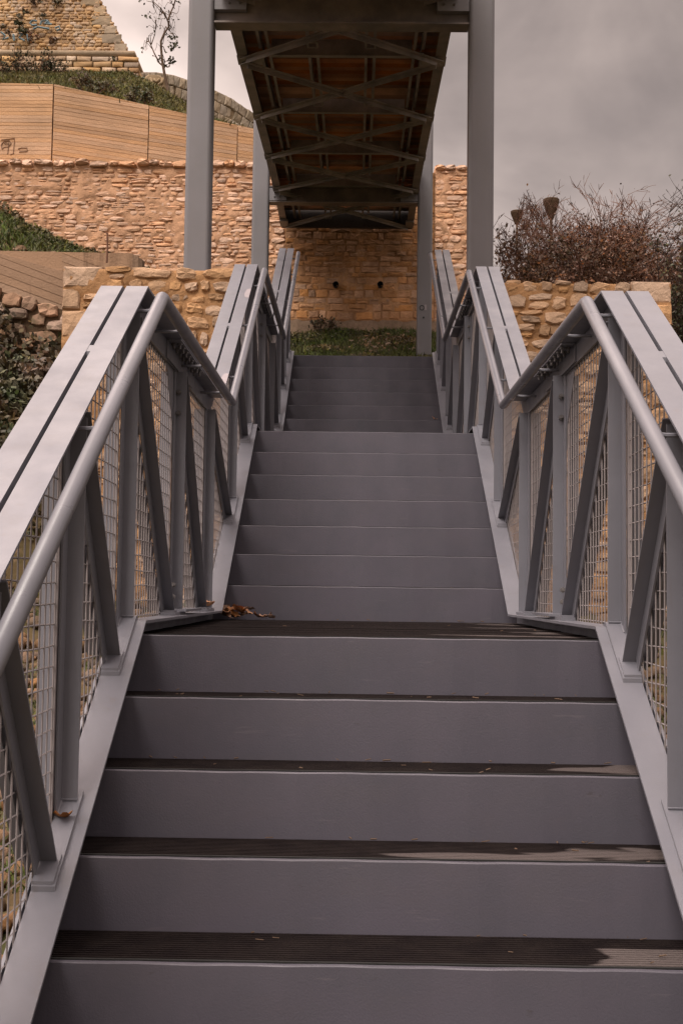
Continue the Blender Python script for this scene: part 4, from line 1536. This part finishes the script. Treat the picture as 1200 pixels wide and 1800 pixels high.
def shrub(name, base, height, spread, seed, label, leaf_mat, n_stems=7, leaves=2500, leaf=.03, depth=4, group=None, cat='shrub', droop=.0, thick=.022, leaf_low=0.0, wood='twig'):
    r2 = random.Random(seed)
    t = thing(name, base, label, cat, group)
    mb = MB()
    tips = []
    B = np.array(base, float)

    def grow(p, d, ln, r, lvl):
        pts = [p]
        rad = [r]
        n_ = 4
        for i in range(n_):
            d = d + np.array([r2.gauss(0, .11), r2.gauss(0, .11), r2.gauss(.03 - droop * (lvl > 1), .07)])
            d /= np.linalg.norm(d)
            p = p + d * ln / n_
            if p[0] < B[0] - .62: d = d * np.array([-1, 1, 1]); p[0] = B[0] - .62
            q_ = math.hypot(p[0] - B[0], p[1] - B[1])
            if p[2] > B[2] + height * (1 - .22 * min(1.5, q_) ** 2) + r2.gauss(0, .05) and lvl > 1:
                break
            pts.append(p); rad.append(r * (1 - .6 * (i + 1) / n_))
            if lvl >= 1: tips.append(p)
        if len(pts) < 2: return
        mb.tube(pts, rad, 5 if lvl == 0 else 3, caps=False)
        if lvl < depth:
            for _ in range(r2.choice((2, 3, 3, 4))):
                i = r2.randrange(1, len(pts))
                dd = d + np.array([r2.gauss(0, .55), r2.gauss(0, .55), r2.gauss(.1, .3)])
                dd /= np.linalg.norm(dd)
                grow(pts[i], dd, ln * r2.uniform(.5, .8), max(.0034, rad[i] * .6), lvl + 1)
    for i in range(n_stems):
        a = 2 * math.pi * (i + r2.random()) / n_stems
        d = np.array([math.cos(a) * spread, math.sin(a) * spread, 1.])
        d /= np.linalg.norm(d)
        grow(B + np.array([math.cos(a), math.sin(a), 0]) * .15 * spread, d, height * r2.uniform(.40, .56), thick * r2.uniform(.7, 1.1), 0)
    mb.build('branches', M[wood], t)
    if leaves:
        T_ = np.array(tips)
        zr = (T_[:, 2] - B[2]) / height
        pr = np.clip(1.25 - zr * leaf_low, .02, 1) if leaf_low else np.ones(len(T_))
        pr = pr * (npr.rand(len(T_)) ** 5 + .012) * (.25 + vnoise(T_[:, 0] * 1.0, T_[:, 2] * 1.0, 3.2, seed) ** 2 * 2)
        pr /= pr.sum()
        k_ = npr.choice(len(T_), leaves, p=pr)
        P = T_[k_] + npr.normal(0, .035, (leaves, 3))
        leaves_obj('foliage', P, leaf, leaf_mat, t, seed)
    return t


SH = 'shrubs behind the right low wall'
gz = lambda x, y: float(ground_z(x, y))
def top_h(x, y, v):
    return at(600 + (x + .05) * FPX / (y + 4.2), v, y)[2] - gz(x, y)


for (x, y, v, spread, seed, lab, lm, ns, nl, lsz, low, kw) in (
        (2.02, 9.2, 355, .34, 101, 'leafy russet shrub nearest the right column behind the low wall', 'red_leaf', 11, 15000, .022, 1.35, {}),
        (2.45, 10.6, 318, .42, 102, 'tall fine twiggy shrub standing just right of the nearer lamp head', 'red_leaf', 12, 8000, .020, 1.5, dict(thick=.018)),
        (2.95, 9.6, 375, .55, 103, 'dense dark russet shrub in the middle of the row behind the low wall', 'red_leaf', 11, 15000, .022, 1.35, {}),
        (3.45, 10.9, 318, .45, 104, 'pale bare shrub with curling twigs left of the dark branching tree', 'red_leaf', 11, 6000, .020, 1.5, dict(droop=.12, thick=.018)),
        (3.62, 8.3, 285, .36, 105, 'dark bare branching tree at the right edge with thick black twigs', 'ivy', 6, 5000, .024, 1.5, dict(cat='tree', thick=.034, wood='dark_twig'))):
    shrub('bare_shrub' if seed != 105 else 'bare_tree', (x, y, gz(x, y)), top_h(x, y, v), spread, seed, lab, M[lm], ns, nl, lsz, 5, SH, leaf_low=low, **kw)
shrub('leafy_bush', (3.25, 6.3, gz(3.25, 6.3)), 2.5, .5, 106, 'dark leafy bush just beyond the end of the right low wall', M['ivy'], 8, 14000, .028, 4, None, cat='bush')
for i, (x, y, h) in enumerate(((2.6, 12.0, 425), (3.7, 12.6, 420), (4.7, 11.5, 400))):
    shrub('bare_shrub', (x, y, gz(x, y)), top_h(x, y, h), .5, 120 + i, ('low brown thicket behind the leafy shrub by the column', 'low brown thicket behind the middle of the shrub row', 'low brown thicket behind the dark tree at the right edge')[i], M['red_leaf'], 10, 15000, .028, 5, SH, leaf_low=1.5)
# weeds by the footing
shrub('weed_plant', (-.62, 16.95, gz(-.62, 16.95)), .32, .6, 141, 'small leafy weed growing against the footing under the left drain hole', M['ivy'], 6, 260, .03, 3, None, cat='weed', thick=.006)
BG = 'bushes on the grass slope'
for i, (u, v, Y, h, lab) in enumerate(((160, 158, 18.6, .42, 'small dark bush hanging over the concrete wall edge near its corner'), (248, 178, 18.9, .35, 'small green bush on the wall edge left of the near column'),
                                       (20, 112, 27.5, .7, 'scrubby bush below the string course at the left edge'), (60, 110, 28, .75, 'brown scrubby bush growing against the fort base'), (95, 108, 28.3, .5, 'sparse scrub right of the brown bush at the fort base'))):
    p = at(u, v, Y)
    p[2] = gz(p[0], p[1]) if i > 1 else p[2] - .1
    shrub('small_bush', tuple(p), h, .8, 150 + i, lab, M['ivy'] if i < 2 else M['tree_leaf'], 7, 600, .035, 3, BG, cat='bush', thick=.01)
# plants in the fort wall
for i, (u, v, s_, lab) in enumerate(((78, 5, .45, 'dark shrub rooted high in the fort wall at the top edge'), (55, 28, .35, 'round dark plant rooted in the fort wall'), (22, 45, .2, 'tiny dark plant near the left end of the fort wall'),
                                     (30, 60, .26, 'small dark plant above the blue marks on the fort wall'), (72, 75, .36, 'reddish plant on the fort wall just above the string course'), (205, 115, .2, 'small dark weed on the fort base near its corner'))):
    p = at(u, v, FY)
    p[1] = fort_y(0, p[2]) - .05
    shrub('wall_plant', tuple(p), s_ * .7, 1.5, 170 + i, lab, M['ivy'] if i != 4 else M['red_leaf'], 6, 200, .05, 2, 'plants rooted in the fort wall', cat='plant', thick=.008)

# thin tree by the parapet
TY = 29.
tree = thing('thin_tree', tuple(at(297, 168, TY)), 'thin leaning bare tree with a few leaves by the parapet wall', 'tree')
mb = MB()


def tpath(px, r0, r1):
    n_ = len(px)
    mb.tube([at(u, v, TY) + np.array([0, rng.uniform(-.1, .1), 0]) for u, v in px], [(r0 + (r1 - r0) * i / (n_ - 1)) * .48 for i in range(n_)], 6)


tpath([(298, 172), (294, 150), (289, 128), (285, 105), (283, 85), (283, 72), (290, 58), (296, 45), (296, 36)], .085, .05)
tpath([(296, 36), (300, 22), (305, 8), (312, -8), (318, -25)], .05, .03)
tpath([(296, 40), (291, 28), (283, 16), (272, 6), (258, 2)], .035, .015)
tpath([(289, 118), (280, 110), (272, 95), (265, 78), (260, 68)], .05, .022)
tpath([(266, 76), (272, 58), (275, 42), (274, 26)], .03, .01)
mb.build('trunk', M['bark'], tree)
mb = MB()
tips = []
r3 = random.Random(8)
for (u, v) in ((300, 20), (292, 48), (286, 78), (296, 36), (283, 16), (270, 6), (260, 68), (265, 78), (275, 40), (287, 112), (305, 8), (291, 28), (290, 110), (297, 50), (299, 60)):
    for _ in range(3):
        pts = [(u, v)]
        a = r3.uniform(0, 6.28)
        for i in range(4):
            a += r3.uniform(-.6, .6)
            u2, v2 = pts[-1][0] + math.cos(a) * r3.uniform(3, 6), pts[-1][1] + math.sin(a) * r3.uniform(3, 6)
            pts.append((u2, v2))
        P = [at(a_, b_, TY) + np.array([0, r3.uniform(-.3, .3), 0]) for a_, b_ in pts]
        mb.tube(P, [.014, .011, .008, .006, .005], 3)
        tips += P[4:]
for cu, cv, n_ in ((303, 68, 36), (308, 78, 34), (302, 88, 16), (305, 108, 22), (280, 103, 12), (255, 26, 12), (250, 2, 10), (298, 106, 12), (315, 2, 8), (293, 116, 12)):
    for _ in range(int(n_ * .6)):
        tips.append(at(cu + r3.gauss(0, 4), cv + r3.gauss(0, 4), TY + r3.uniform(-.3, .3)))
mb.build('twigs', M['bark'], tree)
leaves_obj('foliage', np.array(tips), .055, M['tree_leaf'], tree, 5)

# lamp posts behind the shrubs: inverted cone heads
for (u, v0, v1, hw, Y, lab) in ((968, 350, 386, 14.5, 24., 'lamp post with upturned cone head rising above the shrubs, the larger and higher one'),
                                (908, 371, 395, 11.5, 28., 'lamp post with upturned cone head beside the right column, the smaller and lower one')):
    a, b = at(u, v0, Y), at(u, v1, Y)
    r0 = abs(at(u + hw, v0, Y)[0] - a[0])
    h = a[2] - b[2]
    base = (a[0], Y, gz(a[0], Y))
    t = thing('lamp_post', base, lab, 'lamp post', 'lamp posts behind the shrubs')
    mb = MB()
    n = 20
    prof = [(r0 * .9, h), (r0, h * .96), (r0 * .97, h * .82), (r0 * .55, h * .30), (r0 * .32, h * .05), (r0 * .18, 0)]
    for (r, z) in prof:
        for i in range(n):
            an = 2 * math.pi * i / n
            mb.v.append((a[0] + r * math.cos(an), Y + r * math.sin(an), b[2] + z))
    for q in range(len(prof) - 1):
        for i in range(n):
            j = (i + 1) % n
            mb.f.append((q * n + i, q * n + j, (q + 1) * n + j, (q + 1) * n + i)[::-1])
    mb.f.append(tuple(range(n)))
    mb.build('lamp_head', M['lamp'], t)
    MB().tube([(a[0], Y, b[2] + .01), (a[0], Y, base[2] - .1)], r0 * .17, 10).build('pole', M['lamp'], t, smooth=True)

# ------------------------------------------------------------------ fallen leaves
def leaf_mesh(seed):
    r2 = random.Random(seed)
    mb = MB()
    n_ = 7
    cu = r2.uniform(.25, .6)
    for i in range(n_):
        u = i / (n_ - 1)
        w = .5 * math.sin(math.pi * min(1, u * .92 + .08)) ** .8 * r2.uniform(.75, 1.15)
        zz = cu * (u - .5) ** 2 + r2.uniform(-.03, .03)
        for k_ in (-1, -.5, 0, .5, 1):
            mb.v.append((k_ * w, u - .5, zz + abs(k_) ** 1.5 * w * r2.uniform(.25, .8)))
    for i in range(n_ - 1):
        for k_ in range(4):
            a = i * 5 + k_
            mb.f.append((a, a + 1, a + 6, a + 5))
    mb.tube([(0, -.5, cu * .25), (.02, -.62, cu * .3), (.05, -.75, cu * .25)], .018, 4)
    return mb.mesh('dry_leaf', M['dry_leaf'], smooth=True)


LM = [leaf_mesh(i) for i in range(6)]
rl3 = random.Random(12)
spots = []
for i in range(15):
    spots.append((-.75 + rl3.uniform(-.01, .17), 2.52 + rl3.uniform(-.05, .14), .012 + rl3.uniform(0, .05), .06))
spots += [(-.56, 2.56, .012, .062), (-.52, 2.60, .012, .055), (-.49, 2.53, .010, .05)]
spots += [(-.775, 2.22, .075, .05), (-.79, 2.10, .08, .05), (-.80, 2.3, .07, .045)]
spots += [(-.80, -.865, zl(-.865) + .072, .05), (.68, 7.85, 11 * R + .02 if False else float(2.1 * SL + 3 * R) + .02, .05)]
for i, (x, y, z, s_) in enumerate(spots):
    o = bpy.data.objects.new('dry_leaf', LM[i % 6])
    COL.objects.link(o)
    o.location = (x, y, z)
    o.rotation_euler = (rl3.uniform(-.5, .5), rl3.uniform(-.5, .5), rl3.uniform(0, 6.28))
    k = s_ * rl3.uniform(.8, 1.25)
    o.scale = (k, k, k)
    o['category'] = 'leaf'
    if i < 15:
        o['label'] = 'curled brown dry leaf in the heap at the back left corner of the first landing'
        o['group'] = 'dry leaves heaped at the left end of the first landing'
    elif i < 18:
        o['label'] = 'pale tan dry leaf lying just right of the leaf heap on the landing'
        o['group'] = 'tan dry leaves beside the heap'
    elif i < 21:
        o['label'] = 'dry leaf caught at the brace feet of the left railing by the landing'
        o['group'] = 'dry leaves caught at the railing feet'
    elif i == 21:
        o['label'] = 'single dry leaf lodged behind a brace foot on the near left bottom chord'
    else:
        o['label'] = 'single dry leaf at the right end of an upper flight step'
# crumbs of twig and dirt on the treads
cb = MB()
for i in range(380):
    (Y, Z, dep) = noses[rl3.randrange(2, len(noses))]
    x = rl3.uniform(-.72, .72); y = Y + (rl3.uniform(.03, dep - .02) if rl3.random() < .4 else dep - rl3.uniform(.008, .03))
    a = rl3.uniform(0, 3.14); l_ = rl3.uniform(.004, .014)
    d = np.array([math.cos(a) * l_, math.sin(a) * l_ * .4, 0])
    p = np.array([x, y, Z + .001])
    cb.tube([p - d, p + d + (0, 0, rl3.uniform(0, .004))], rl3.uniform(.0009, .0022), 4)
cb.build('debris', M['bark'], None, kind='stuff')
